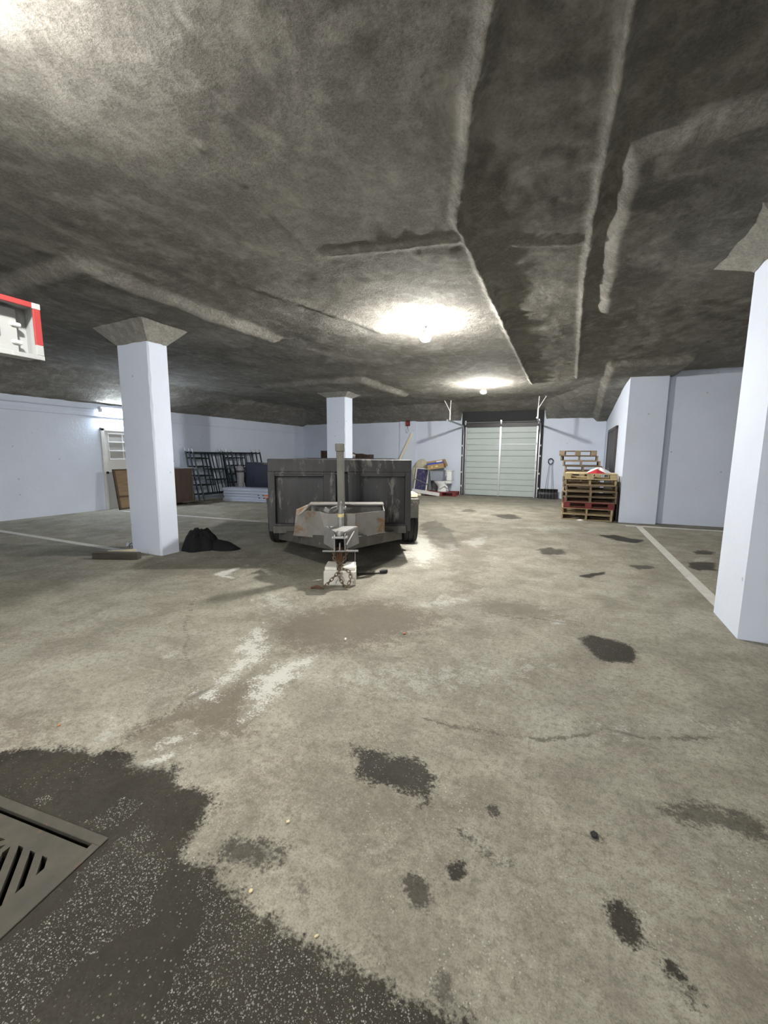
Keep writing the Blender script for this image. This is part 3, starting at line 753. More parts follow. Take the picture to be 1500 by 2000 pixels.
# jack
jk = MB().box(-.042, .042, -.042, .042, 0, .74).build('jack_tube', 'jack_steel', TR, bevel=.006, loc=(XO-.005, -.50, .78), rot=(0, R(-.9), 0))
bx('jack_cap', 'jack_steel', jk, -.052, .052, -.052, .052, .665, .755, .006)
bx('collar', 'cast_steel', jk, -.056, .056, -.056, .056, -.01, .02, .003)
bx('jack_inner_tube', 'cast_steel', TR, XO-.03, XO+.03, -.53, -.47, .40, .78, .004)
cy = MB().lathe([(.030, 0), (.034, .03), (.034, .15), (.026, .19), (.030, .20), (.020, .25), (.012, .29), (.016, .31), (.004, .33)], 14).build('latch_cylinder', 'cast_steel', TR, True, loc=(XO, -.72, .56))
MB().lathe([(.0345, .15), (.0345, .185)], 14).build('label_band', 'label_yellow', cy)
MB().tube([(XO, -.70, .82), (XO-.03, -.66, .80), (XO-.09, -.62, .76)], .009, 6).build('latch_arm', 'cast_steel', TR)
# coupler
cp = MB().add([(XO-.062, -1.0, .37), (XO-.062, -.78, .37), (XO-.062, -.78, .585), (XO-.062, -1.0, .535), (XO-.05, -1.0, .37), (XO-.05, -.78, .37), (XO-.05, -.78, .585), (XO-.05, -1.0, .535)],
              [(0, 1, 2, 3), (7, 6, 5, 4), (0, 4, 5, 1), (1, 5, 6, 2), (2, 6, 7, 3), (3, 7, 4, 0)]).build('coupler', 'cast_steel', TR)
bx('cheek', 'cast_steel', cp, XO+.05, XO+.062, -1.0, -.78, .37, .56, .003)
bx('top_plate', 'cast_steel', cp, XO-.085, XO+.085, -1.015, -.80, .515, .53, .003)
bx('back_plate', 'black_board', cp, XO-.05, XO+.05, -.80, -.785, .37, .53, 0)  # black plate paints the dark inside of the coupler opening
bx('centre_web', 'cast_steel', cp, XO-.008, XO+.006, -.97, -.80, .37, .46, 0)
bx('foot_bar', 'cast_steel', cp, XO-.19, XO+.20, -.96, -.93, .360, .378, .003)
MB().lathe([(.045, 0), (.05, .03), (.035, .055), (.015, .06)], 14).build('ball_socket', 'cast_steel', cp, True, loc=(XO, -.90, .53))
MB().quadpanel([(XO-.185, -.74, .41), (XO-.06, -.90, .38), (XO-.06, -.90, .57), (XO-.175, -.74, .60)], .012).build('wing', 'cast_steel', cp)
MB().quadpanel([(XO+.06, -.90, .38), (XO+.195, -.74, .41), (XO+.185, -.74, .60), (XO+.06, -.90, .57)], .012).build('wing', 'cast_steel', cp)
MB().quadpanel([(XO-.175, -.74, .598), (XO-.05, -.92, .565), (XO+.05, -.92, .565), (XO+.185, -.74, .598)], .010).build('wing_top', 'cast_steel', cp)
MB().tube([(XO+.07, -.915, .43), (XO+.15, -.80, .56)], .008, 6).build('pin', 'white_trim', cp)
MB().lathe([(.034, 0), (.034, .17), (.05, .175), (.05, .19)], 12).build('jack_leg', 'rust', TR, True, loc=(XO-.01, -.84, .205))
# safety chains
def chain(path, name='safety_chain'):
    P = [Vector(p) for p in path]
    L_ = [0]
    for a, b in zip(P[:-1], P[1:]): L_.append(L_[-1]+(b-a).length)
    def at(s):
        for i in range(len(P)-1):
            if s <= L_[i+1] or i == len(P)-2: return P[i].lerp(P[i+1], (s-L_[i])/(L_[i+1]-L_[i]))
    m = MB()
    pitch, k = .036, 0
    while k*pitch < L_[-1]-.02:
        c = at(k*pitch+.018)
        d = (at(min(k*pitch+.03, L_[-1]))-at(k*pitch)).normalized()
        u = d.cross(Vector((0, 1, .2))).normalized()
        v = d.cross(u)
        if k % 2: u, v = v, u
        ring = []
        for j in range(10):
            a = 2*PI*j/10
            ring.append(c+d*(.017*math.cos(a)+.009*(1 if math.cos(a) > .1 else -1 if math.cos(a) < -.1 else 0))+u*.0145*math.sin(a))
        m.tube(ring, .0048, 5, True)
        k += 1
    return m.build(name, 'chain_steel', TR, True)
chain([(XO-.07, -.93, .37), (XO-.06, -.98, .30), (XO-.01, -1.0, .235), (XO+.0, -1.06, .18), (XO-.05, -1.10, .13), (XO-.13, -1.13, .05), (XO-.18, -1.14, .014), (XO-.24, -1.10, .012)])
chain([(XO+.08, -.93, .37), (XO+.06, -.97, .31), (XO+.02, -1.0, .235), (XO-.01, -1.06, .20), (XO+.0, -1.10, .12), (XO+.05, -1.13, .03), (XO+.09, -1.14, .03), (XO+.12, -1.10, .10), (XO+.11, -1.06, .17), (XO+.05, -1.05, .195), (XO+.0, -1.04, .20)])
MB().tube([(XO-.19, -1.13, .02), (XO-.23, -1.12, .03), (XO-.30, -1.11, .012)], .012, 6).build('chain_hook', 'rust', TR, True)
MB().tube([(XO+.165, -.94, .36), (XO+.165, -.95, .28), (XO+.16, -.95, .205)], .003, 5).build('breakaway_cable', 'galvanised', TR)
MB().tube([(XO+.05, -.7, .34), (.12, -.62, .10), (.22, -.62, .014), (.42, -.60, .012), (.52, -.57, .012)], .008, 6).build('light_cord', 'black_plastic', TR, True)
MB().lathe([(.014, 0), (.022, .02), (.026, .05), (.026, .09), (.018, .095)], 12, Matrix.Translation((.50, -.58, .028)) @ Matrix.Rotation(R(25), 4, 'Z') @ Matrix.Rotation(PI/2, 4, 'Y')).build('light_plug', 'black_plastic', TR, True)

def tl(x, y, z=0): return TR.matrix_basis @ Vector((x, y, z))
TR_M = Matrix.Translation((-2.757, 4.562, 0)) @ Matrix.Rotation(R(28), 4, 'Z')
p = TR_M @ Vector((XO+.005, -.87, 0))
m = MB()
m.prism([(-.175, -.155), (.175, -.155), (.165, .15), (-.165, .15)], 0, .165)
t = thing('support_block', 'chipped white concrete block under the trailer coupler', 'block', p, R(26))
m.build('body', 'white_block', t, bevel=.012)
MB().prism([(-.17, -.10), (-.03, -.13), (-.04, .14), (-.165, .14)], .16, .198).build('top_slab', 'white_block', t, bevel=.01)
MB().prism([(.03, -.13), (.17, -.125), (.16, .14), (.05, .14)], .16, .202).build('top_slab', 'white_block', t, bevel=.01)
p = TR_M @ Vector((1.05, 1.16, .757))
tag(MB().box(-.09, .10, -.10, .35, 0, .055).build('wood_offcut', 'pale_wood', None, bevel=.004, loc=p, rot=(0, 0, R(31))), 'pale wood offcut lying on the right fender of the trailer', 'wood')

# ------------------------------------------------------------------ pallets
def make_pallet(m, wx, wy, label, blocks=False, old=0):
    t = thing('wooden_pallet', label, 'pallet')
    n = 6
    for i in range(n):                                   # top deck boards run along x
        y = -wy/2+(wy-.095)*i/(n-1)
        bx('deck_board', m, t, -wx/2+random.uniform(-.01, .01), wx/2+random.uniform(-.01, .01), y, y+.095, .112, .130, .003)
    for i in range(3):
        y = -wy/2+(wy-.095)*i/2
        bx('bottom_board', m, t, -wx/2, wx/2, y, y+.095, .0, .018, .003)
    for i in range(3):
        x = (-wx/2, -.02, wx/2-.04)[i]
        if blocks:
            for j in range(3):
                y = -wy/2+(wy-.12)*j/2
                bx('block', m, t, (-wx/2, -.065, wx/2-.13)[i], (-wx/2, -.065, wx/2-.13)[i]+.13, y, y+.12, .018, .112, .003)
        else:
            bx('stringer', m, t, x, x+.04, -wy/2, wy/2, .018, .112, .003)
    return t
PH = .1302
ORD = ['lowest', 'second lowest', 'third lowest', 'fourth from the floor', 'fifth from the floor', 'sixth from the floor', 'seventh from the floor', 'topmost']
def stack(x, y, specs, wx, wy, lab, group):
    protos = {}
    for i, (m, blocks, dx, dy, rz, desc) in enumerate(specs):
        key = (m, blocks)
        if key in protos: t = copy_tree(protos[key])
        else: t = protos[key] = make_pallet(m, wx, wy, '', blocks)
        t.location = (x+dx, y+dy, .001+i*PH)
        t.rotation_euler = (0, 0, R(rz))
        t['label'] = lab % desc
        t['group'] = group
S1 = [('pallet_pine', False, -.05, -.03, 1.5, 'lowest'), ('pallet_pine', False, -.04, .0, 1.0, 'second lowest'), ('pallet_red', True, -.01, .02, .6, 'red painted'),
      ('pallet_old', False, .02, .03, .8, 'grey weathered, fourth from the floor,'), ('pallet_old', False, .02, .0, .4, 'grey weathered, fifth from the floor,'), ('pallet_old', False, .02, .02, -.4, 'grey weathered, sixth from the floor,'),
      ('pallet_pine', False, .0, .02, -.6, 'second from the top'), ('pallet_yellow', True, .0, -.04, -1., 'bright yellow topmost')]
stack(.30, 10.66, S1, 1.03, 1.06, '%s wooden pallet in the front stack beside the pilaster', 'pallets in the front stack')
names = ['lowest', 'second', 'third', 'fourth', 'fifth', 'sixth', 'seventh', 'fifth from the top', 'fourth from the top', 'third from the top', 'second from the top', 'topmost']
S2 = []
for i in range(12):
    m = ('pallet_old', 'pallet_pine', 'pallet_old')[i % 3] if i < 10 else 'pallet_old'
    dx = {7: .07, 8: .08, 9: .03, 10: -.02, 11: -.06}.get(i, .06)
    S2.append((m, i in (7, 11), dx, .03*math.sin(i*2), .8*math.sin(i*1.7), names[i] if i > 6 else names[i]+' lowest'))
S2[0] = S2[0][:5]+('lowest',)
stack(.07, 12.05, S2, .86, 1.0, '%s wooden pallet in the taller rear stack near the brown door', 'pallets in the rear stack')
t = thing('shaded_dark_board', 'dark weathered boards, shadow of the gap in their colour, standing on edge between the front stack and the wall', 'board', (.862, 10.20, .001))
bx('board', 'pallet_dark_shaded', t, -.012, .012, 0, .14, 0, .62)
bx('board', 'pallet_dark_shaded', t, -.010, .014, .16, .30, 0, .74)
bx('board', 'pallet_dark_shaded', t, -.012, .012, .32, .48, 0, .68)
bx('batten', 'pallet_dark_shaded', t, -.022, -.010, 0, .48, .2, .28)
# white crumpled bag and red cloth on the front stack
def heap(name, mname, outline, hfun, loc, rz=0, seed=1, rings=14, parent=None, cut=None):
    """closed lumpy heap: radial grid over an outline r(a) with height h(u, a)"""
    n = 44
    rs = np.random.RandomState(seed)
    ph = rs.rand(8)*6
    vs, fs = [(0, 0, hfun(0, 0)+.0)], []
    for i in range(1, rings+1):
        u = i/rings
        for k in range(n):
            a = 2*PI*k/n
            r = outline(a)*u
            fold = 1+u*(.13*math.sin(a*5+ph[0]+u*3)+.10*math.sin(a*9+ph[1]-u*5)+.07*math.sin(a*17+ph[2]+u*9))
            vs.append((r*math.cos(a), r*math.sin(a), max(0., hfun(u, a)*(fold if u < 1 else 0)) if u < 1 else 0.))
    fs += [(0, 1+k, 1+(k+1) % n) for k in range(n)]
    for i in range(rings-1): fs += [(1+i*n+k, 1+(i+1)*n+k, 1+(i+1)*n+(k+1) % n, 1+i*n+(k+1) % n) for k in range(n)]
    fs.append(tuple(1+(rings-1)*n+k for k in range(n))[::-1])
    return MB().add(vs, fs).build(name, mname, parent, True, loc=loc, rot=(0, 0, rz))
zt = .001+8*PH+.002
tag(heap('plastic_sheet', 'white_bag', lambda a: .19+.05*math.cos(2*a)+.03*math.sin(5*a), lambda u, a: .13*(1-u**1.6), (.47, 10.55, zt), 0, 3), 'crumpled white plastic sheet on top of the front pallet stack', 'plastic sheet')
tag(heap('red_rag', 'red_cloth', lambda a: .15+.05*math.cos(2*a)+.02*math.sin(3*a), lambda u, a: .10*(1-u)**1.1, (.41, 10.27, zt), 0, 5), 'red rag draped on the front edge of the pallet stack', 'rag')
tag(heap('paper_scrap', 'white_bag', lambda a: .05+.02*math.cos(2*a)+.01*math.sin(3*a), lambda u, a: .025*(1-u), (.15, 10.05, .002), 0, 6, 6), 'small white paper scrap on the floor before the pallets', 'paper')

# ------------------------------------------------------------------ snow shovel by the overhead door
sx = -.82
t = thing('snow_shovel', 'black snow pusher shovel with steel handles leaning on the far wall', 'shovel', (sx, far_y(sx)-.06, 0), FAR_RZ)
m = MB()
pr = []
for k in range(11):
    a = k/10
    pr.append((-.24+.14*math.sin(a*PI*.9)+.05*a, .012+.32*a))
n = 13
vs, fs = [], []
for off in (0, .012):
    for i in range(n):
        for y, z in pr: vs.append((-.30+.60*i/(n-1), y+off-.02*math.cos((i/(n-1)-.5)*PI), z))
q = len(pr)
for i in range(n-1):
    for k in range(q-1):
        a = i*q+k
        fs += [(a, a+1, a+q+1, a+q), (n*q+a, n*q+a+q, n*q+a+q+1, n*q+a+1)]
for i in range(n-1):
    for k in (0, q-1): a = i*q+k; fs.append((a, a+q, n*q+a+q, n*q+a))
for k in range(q-1):
    for i in (0, n-1): a = i*q+k; fs.append((a, a+1, n*q+a+1, n*q+a))
m.add(vs, fs).build('blade', 'black_plastic', t, True)
for i in range(6):
    x = -.25+i*.1
    MB().tube([(x, y-.022, z) for y, z in pr], .006, 5).build('blade_rib', 'grey_plastic', t)
for s in (-1, 1):
    MB().tube([(s*.10, -.12, .30), (s*.035+.02, -.03, 1.16)], .011, 8).build('shaft', 'galvanised', t, True)
MB().tube([(.02+.075*math.cos(a), -.015, 1.26+.085*math.sin(a)*(1 if math.sin(a) > 0 else 1.2)) for a in np.linspace(0, 2*PI, 17)[:-1]], .016, 8, True).build('grip', 'navy_steel', t, True)

# ------------------------------------------------------------------ junk left of the overhead door
t = make_pallet('pallet_red', 1.10, .80, 'red painted pallet lying under the toilet by the far wall', True)
t.location = (-4.34, 14.32, .001)
t.rotation_euler = (0, 0, R(6))
PZ = .133
t = thing('toilet', 'white porcelain toilet standing on a red pallet, bowl facing left', 'toilet', (-4.30, 14.28, PZ), R(4))
# pedestal and bowl, facing -x
vs, fs = [], []
n = 20
prof = [(0, .20, .12, .04), (.04, .20, .12, .04), (.14, .17, .095, .03), (.22, .18, .11, .0), (.30, .235, .155, -.03), (.36, .26, .18, -.04), (.385, .265, .185, -.04)]
for z, ax, ay, ox in prof:
    vs += [(ox-.06+ax*math.cos(2*PI*k/n), ay*math.sin(2*PI*k/n), z) for k in range(n)]
for i in range(len(prof)-1): fs += [(i*n+k, i*n+(k+1) % n, (i+1)*n+(k+1) % n, (i+1)*n+k) for k in range(n)]
base = len(vs)
for z, k_ in ((.385, .78), (.30, .6), (.24, .3)):
    vs += [(-.10+.265*k_*math.cos(2*PI*k/n), .185*k_*math.sin(2*PI*k/n), z) for k in range(n)]
o = (len(prof)-1)*n
fs += [(o+k, o+(k+1) % n, base+(k+1) % n, base+k) for k in range(n)]
for i in range(2): fs += [(base+i*n+k, base+i*n+(k+1) % n, base+(i+1)*n+(k+1) % n, base+(i+1)*n+k) for k in range(n)]
fs += [tuple(base+2*n+k for k in range(n)), tuple(range(n))[::-1]]
MB().add(vs, fs).build('bowl', 'porcelain', t, True)
MB().tube([(.16, -.115, .05), (.17, -.125, .16), (.08, -.135, .24), (-.02, -.130, .18), (-.08, -.125, .13)], .035, 10).build('trapway', 'porcelain', t, True)
bx('rear_deck', 'porcelain', t, .08, .32, -.17, .17, .30, .40, .02)
tk = bx('tank', 'porcelain', t, .14, .32, -.20, .20, .40, .74, .02)
bx('tank_lid', 'porcelain', tk, .125, .335, -.215, .215, .74, .775, .012)
bx('flush_lever', 'chrome', tk, .12, .145, -.16, -.08, .66, .685, .004)
# grey tub on the bowl, cardboard box on the tub
t = thing('storage_tub', 'blue grey plastic tub standing on the toilet bowl', 'tub', (-4.52, 14.24, PZ+.388), R(2))
vs = [(-.22, -.14, 0), (.22, -.14, 0), (.22, .14, 0), (-.22, .14, 0), (-.26, -.17, .36), (.25, -.17, .36), (.25, .17, .36), (-.26, .17, .36)]
MB().add(vs, [(0, 3, 2, 1), (4, 5, 6, 7), (0, 1, 5, 4), (1, 2, 6, 5), (2, 3, 7, 6), (3, 0, 4, 7)]).build('body', 'tub_grey', t, bevel=.015)
bx('rim', 'grey_plastic', t, -.275, .265, -.185, .185, .345, .37, .008)
t = thing('cardboard_box', 'tilted brown cardboard box with blue print on top of the tub', 'box', (-4.55, 14.24, PZ+.388+.424), rot=(0, R(-9), R(3)))
bx('carton', 'cardboard', t, -.30, .30, -.16, .16, .0, .30, .006)
bx('printed_band', 'box_blue', t, -.30, .30, -.163, -.158, .17, .24, 0)
bx('label', 'white_bag', t, .06, .26, -.165, -.16, .225, .275, 0)
bx('printed_spot', 'label_yellow', t, -.16, -.10, -.165, -.16, .06, .11, 0)
bx('printed_spot', 'label_yellow', t, .0, .09, -.165, -.16, .06, .12, 0)
MB().quadpanel([(.30, -.16, .30), (.36, -.14, .05), (.37, .14, .05), (.30, .16, .30)], .008).build('flap', 'cardboard', t)
# framed blue poster leaning
t = thing('framed_poster', 'white framed poster with dark blue print leaning beside the toilet', 'poster', (-5.17, 14.20, .12), rot=(R(-8), R(5), R(5)))
bx('print', 'poster_print', t, -.22, .22, -.004, .012, .03, .82, 0)
for a in ((-.25, .25, 0, .04), (-.25, .25, .81, .85)): bx('frame_bar', 'white_trim', t, a[0], a[1], -.015, .02, a[2], a[3], .004)
for a in ((-.25, -.21), (.20, .25)): bx('frame_bar', 'white_trim', t, a[0], a[1], -.015, .02, 0, .85, .004)
MB().tube([(-.24, -.03, .42), (.27, -.03, .27)], .018, 8).build('loose_strip', 'grey_plastic', t, True)
t = thing('junk_carton', 'pale carton stacked behind the blue poster against the far wall', 'box', (-5.27, 14.58, 0), R(2))
bx('carton', 'cream_bag', t, -.28, .24, -.16, .18, 0, .98, .01)
tag(heap('sack', 'cream_bag', lambda a: .24+.05*math.cos(2*a), lambda u, a: .30*(1-u**2.2), (-5.26, 14.58, .982), 0, 9), 'crumpled cream sack on top of the carton behind the poster', 'sack')
t = thing('waste_bin', 'dark grey tapered bin between the poster and the toilet', 'bin', (-4.74, 14.60, PZ))
MB().lathe([(.11, 0), (.15, .56), (.165, .56), (.165, .60), (.14, .60), (.10, .03)], 18).build('body', 'grey_plastic', t, True)
MB().lathe([(.166, .545), (.172, .57), (.166, .60)], 18).build('rim', 'black_plastic', t, True)
b_ = thing('white_board_length', 'long white trim board lying on the floor in front of the junk', 'board', (-4.78, 13.74, .125), rot=(0, R(6.5), R(3)))
bx('face', 'white_trim', b_, -.50, .50, -.045, .045, -.06, .055, .004)
bx('edge_strip', 'white_bag', b_, -.50, .50, -.05, -.045, .03, .05, .001)
t = thing('wood_offcut', 'short light wood offcut under the white trim board', 'wood', (-5.10, 13.74, 0), R(8))
bx('piece', 'pale_wood', t, -.14, .14, -.08, .08, 0, .075, .004)
# long pale batten leaning on the far wall
tag(MB().box(-.034, .034, -.02, .02, 0, 2.45).build('wood_batten', 'pale_wood', None, bevel=.003, loc=(-6.62, 14.33, .012), rot=(R(-10), R(21.5), 0)), 'long pale wooden batten leaning against the far wall pier', 'wood')
# brown boards and a wrapped bundle behind the trailer
t = thing('veneer_cabinet', 'dark brown broken cabinet with rough top edge behind the trailer', 'cabinet', (-7.15, 13.35, 0), R(3))
bx('side', 'dark_veneer', t, -.42, -.38, -.20, .20, 0, 1.50)
bx('side', 'dark_veneer', t, .36, .40, -.20, .20, 0, 1.44)
MB().add([(-.42, -.22, .1), (.40, -.22, .1), (.40, -.22, 1.42), (.1, -.22, 1.47), (-.1, -.22, 1.46), (-.42, -.22, 1.53), (-.42, -.19, .1), (.40, -.19, .1), (.40, -.19, 1.42), (.1, -.19, 1.47), (-.1, -.19, 1.46), (-.42, -.19, 1.53)],
         [(0, 1, 2, 3, 4, 5), (11, 10, 9, 8, 7, 6)]+[(i, i+6, (i+1) % 6+6, (i+1) % 6) for i in range(6)]).build('front', 'dark_veneer', t)
bx('base', 'dark_veneer', t, -.42, .40, -.22, .20, 0, .10)
t = thing('wrapped_bundle', 'grey wrapped bundle standing before the brown cabinet behind the trailer', 'bundle', (-7.32, 12.80, 0))
MB().lathe([(.20, 0), (.22, .3), (.20, .7), (.215, 1.2), (.19, 1.38), (.12, 1.45), (.01, 1.46)], 14).build('wrapping', 'grey_plastic', t, True)
MB().lathe([(.19, 1.36), (.20, 1.42), (.12, 1.465), (.01, 1.47)], 14).build('white_top', 'white_bag', t, True)
t = thing('tall_brown_board', 'tall dark brown board standing left of the rear column', 'board', (-8.80, 13.5, 0), R(4))
bx('sheet', 'dark_veneer', t, -.18, .18, -.03, .03, 0, 1.57)
bx('edge', 'wood_edge', t, -.19, -.175, -.035, .035, 0, 1.58)

# ------------------------------------------------------------------ things along the left wall
t = thing('wooden_board', 'light brown framed wooden board leaning on the white door', 'panel', (-10.17, 6.33, .02), rot=(0, R(-9), 0))
bx('sheet', 'plywood', t, -.012, .012, .0, 1.06, 0, 1.0)
for y0, y1, z0, z1 in ((0, .05, 0, 1.0), (1.01, 1.06, 0, 1.0), (0, 1.06, .97, 1.01), (0, 1.06, .30, .345), (0, 1.06, 0, .04)):
    bx('edging', 'wood_edge', t, -.018, .024, y0, y1, z0, z1, .003)
t = thing('dark_cabinet', 'dark stained wooden cabinet with a pale top board behind the left column', 'cabinet', (-10.24, 7.90, .0), R(-3))
bx('body', 'dark_veneer', t, -.30, .30, -.40, .42, .06, 1.0)
for y in (-.38, .40): bx('foot', 'wood_edge', t, .2, .29, y-.03, y+.03, 0, .07)
bx('front_edge', 'wood_edge', t, .295, .31, .39, .43, .06, 1.0)
bx('top_board', 'grey_plastic', t, -.30, .32, -.42, .56, 1.0, 1.025, .004)
t = thing('wooden_box', 'small dark wooden box standing on the stained cabinet', 'box', (-10.25, 7.80, 1.026))
bx('body', 'dark_veneer', t, -.1, .1, -.12, .12, 0, .18, .008)
bx('lid', 'wood_edge', t, -.11, .11, -.13, .13, .165, .19, .005)
for i, (x, y, rz, ln) in enumerate(((-9.70, 8.45, 62, .9), (-9.55, 8.25, 12, .7), (-9.75, 8.05, 80, .5))):
    tag(MB().box(-ln/2, ln/2, -.03, .03, 0, .035).build('wood_strip', 'timber_grey', None, bevel=.003, loc=(x, y, .001+.036*i), rot=(0, 0, R(rz))),
        ['longest grey wood strip on the floor before the scaffold frames', 'grey wood strip lying across the longest strip by the cabinet', 'short grey wood strip on top of the other strips'][i], 'wood', 'wood strips by the cabinet')
# scaffold frames leaning on the wall
def scaffold(m, lab, loc, lean, wid, group):
    t = thing('scaffold_section', lab, 'scaffold frame', loc, group=group, rot=(0, R(-lean), 0))
    r = .025
    for y in (0, wid):
        p_ = MB().tube([(0, y, 0), (0, y, 1.50)], r, 8).build('post', m, t, True)
        MB().tube([(0, y, 1.50), (0, y, 1.60)], .014, 8).build('coupling_pin', 'galvanised', p_, True)
    for z in (1.46, .20): MB().tube([(0, 0, z), (0, wid, z)], r*.9, 8).build('cross_bar', m, t, True)
    a = wid*.42
    MB().tube([(0, a, .20), (0, a, 1.46)], r*.8, 8).build('inner_post', m, t, True)
    for z in (.48, .76, 1.04, 1.30): MB().tube([(0, 0, z), (0, a, z)], r*.75, 8).build('rung', m, t, True)
    MB().tube([(0, wid*.62, .20), (0, wid*.62, 1.46)], r*.7, 8).build('inner_post', m, t, True)
    for z in (.62, .95): MB().tube([(0, a, z), (0, wid, z)], r*.6, 8).build('brace', m, t, True)
    return t
gA, gB = 'scaffold frames leaning by the cabinet', 'scaffold frames leaning behind the metal planks'
scaffold('scaffold_green', 'dark green scaffold frame nearest the cabinet, outermost of three', (-9.95, 8.72, .02), 15, 1.30, gA)
scaffold('scaffold_blue', 'dark blue scaffold frame, middle of the three by the cabinet', (-10.08, 8.66, .02), 13, 1.30, gA)
scaffold('scaffold_green', 'green scaffold frame by the cabinet, the one closest to the wall', (-10.22, 8.60, .02), 11, 1.30, gA)
scaffold('scaffold_blue', 'dark blue scaffold frame at the right, outermost of the rear three', (-10.02, 10.22, .02), 12, 1.34, gB)
scaffold('scaffold_green', 'dark green scaffold frame, middle of the rear three', (-10.14, 10.12, .02), 11, 1.34, gB)
scaffold('scaffold_blue', 'dark scaffold frame of the rear three, the one closest to the wall', (-10.26, 10.02, .02), 10, 1.34, gB)
# aluminium planks
cols = ['lowest', 'second', 'third', 'fourth', 'topmost']
for i in range(5):
    t = thing('scaffold_plank', '%s pale blue metal scaffold plank in the stack before the frames' % cols[i], 'scaffold plank', (-9.72+.02*(i % 2), 9.20+.012*((i*3) % 4), .001+i*.0805), R(9), 'metal scaffold planks')
    bx('deck', 'plank_aluminium', t, 0, 2.5, .0, .48, .012, .079, .008)
    bx('side_rail', 'plank_aluminium', t, 0, 2.5, -.012, .012, 0, .030, .003)
    bx('side_rail', 'plank_aluminium', t, 0, 2.5, -.010, .008, .056, .079, .003)
    if i in (1, 2):
        bx('orange_sticker', 'orange', t, 1.42, 1.62, -.014, -.009, .022, .064, 0)
        for x in (1.20, 1.36): bx('rivet_plate', 'black_plastic', t, x, x+.05, -.014, -.009, .03, .058, 0)
t = thing('steel_cabinet', 'dark navy steel cabinet standing behind the metal planks', 'cabinet', (-9.18, 10.50, 0), R(8))
MB().add([(-.58, -.25, 0), (.60, -.25, 0), (.60, .35, 0), (-.58, .35, 0), (-.58, -.25, 1.16), (.60, -.25, 1.09), (.60, .35, 1.09), (-.58, .35, 1.16)],
         [(0, 3, 2, 1), (4, 5, 6, 7), (0, 1, 5, 4), (1, 2, 6, 5), (2, 3, 7, 6), (3, 0, 4, 7)]).build('body', 'navy_steel', t, bevel=.006)
bx('door_panel', 'navy_steel', t, -.36, .57, -.262, -.25, .06, 1.05, .004)
bx('handle', 'black_plastic', t, -.30, -.28, -.285, -.26, .5, .7, .003)
bx('worn_edge', 'plywood', t, .12, .58, -.258, -.2, 1.09, 1.105, .001, rot=(0, R(3.4), 0))
t = thing('grey_bin', 'grey plastic bin with rounded lid beside the navy cabinet', 'bin', (-9.82, 10.06, 0))
MB().lathe([(.09, 0), (.12, .85), (.128, .85), (.128, .90), (.12, .95), (.09, 1.03), (.03, 1.06), (.01, 1.06)], 20).build('body', 'grey_plastic', t, True)
MB().lathe([(.129, .84), (.136, .87), (.129, .90)], 20).build('lid_rim', 'black_plastic', t, True)

# ------------------------------------------------------------------ things at the left column
bag = thing('black_bag', 'crumpled black cloth bag on the floor beside the chipped column', 'bag', (-5.04, 4.31, 0), R(25))
heap('lump', 'black_cloth', lambda a: .27+.02*math.sin(3*a+1)+.015*math.sin(7*a), lambda u, a: .27*max(0, 1-u**3.2)**.8*(1+.22*math.cos(a-2.4)*u), (0, 0, 0), 0, 11, 16, bag)
heap('loose_end', 'black_cloth', lambda a: .15+.20*max(0, math.cos(a))**4+.015*math.sin(5*a), lambda u, a: .14*(1-u**1.5), (.26, -.02, 0), R(-12), 13, 12, bag)
tag(MB().box(-.31, .31, -.045, .045, 0, .09).build('timber_block', 'timber_grey', None, bevel=.006, loc=(-5.52, 3.35, .001), rot=(0, 0, R(23.5))), 'short weathered dark timber lying in front of the left column', 'timber')
tag(MB().box(-.20, .20, -.02, .02, 0, .04).build('wood_stick', 'pale_wood', None, bevel=.003, loc=(-5.78, 3.62, .003), rot=(0, 0, R(50))), 'thin pale wood stick between dark timber and the left column', 'wood')
for i, (x, y, s, z) in enumerate(((-6.02, 3.88, 1, 0), (-5.93, 3.90, 1, 0), (-6.10, 3.98, 1, 0), (-5.82, 3.78, .95, 0))):
    t = thing('chrome_doorknob', ['chrome door knob in the middle of the row left of the column', 'chrome door knob second nearest the left column', 'chrome door knob farthest from the left column', 'chrome door knob lying right against the left column'][i], 'knob', (x, y, .036), i*1.3, 'chrome knobs on the floor')
    MB().lathe([(.002, -.036), (.020, -.032), (.034, -.012), (.036, .004), (.028, .024), (.014, .032), (.013, .05)], 16, Matrix.Rotation(1.2, 4, 'X')).build('ball', 'chrome', t, True)
    MB().lathe([(.014, .048), (.03, .05), (.032, .058), (.012, .06)], 16, Matrix.Rotation(1.2, 4, 'X')).build('rose', 'chrome', t, True)

# ------------------------------------------------------------------ open sign housing hanging at the upper left
SX, SZ = -2.97, 1.964
t = thing('sign_housing', 'red rimmed white metal sign housing without its face, hanging at upper left', 'sign', (SX, 1.46, SZ), rot=(0, 0, R(0)))
t.scale = (1.65, 1.65, 1.65)
SL, SH, SD = .34, .185, .075       # length along -y, height, depth along -x
bx('back_plate', 'sign_white', t, -SD-.006, -SD, -SL, 0, 0, SH, .001)
bx('end_wall', 'sign_white', t, -SD, 0, -.006, 0, 0, SH, .001)
bx('end_wall', 'sign_white', t, -SD, 0, -SL, -SL+.006, 0, SH, .001)
bx('top_wall', 'sign_white', t, -SD, 0, -SL, 0, SH-.006, SH, .001)
bx('bottom_wall', 'sign_white', t, -SD, 0, -SL, 0, 0, .006, .001)
bx('rim', 'red_enamel', t, -.004, .006, -SL, -.018, SH-.014, SH+.004, .001)
bx('rim_corner', 'sign_white', t, -.004, .007, -.019, .007, SH-.016, SH+.004, .001)
bx('rim', 'red_enamel', t, -.004, .006, -.016, .006, .045, SH-.015, .001)
bx('rim', 'sign_white', t, -.004, .006, -.016, .006, .010, .046, .001)
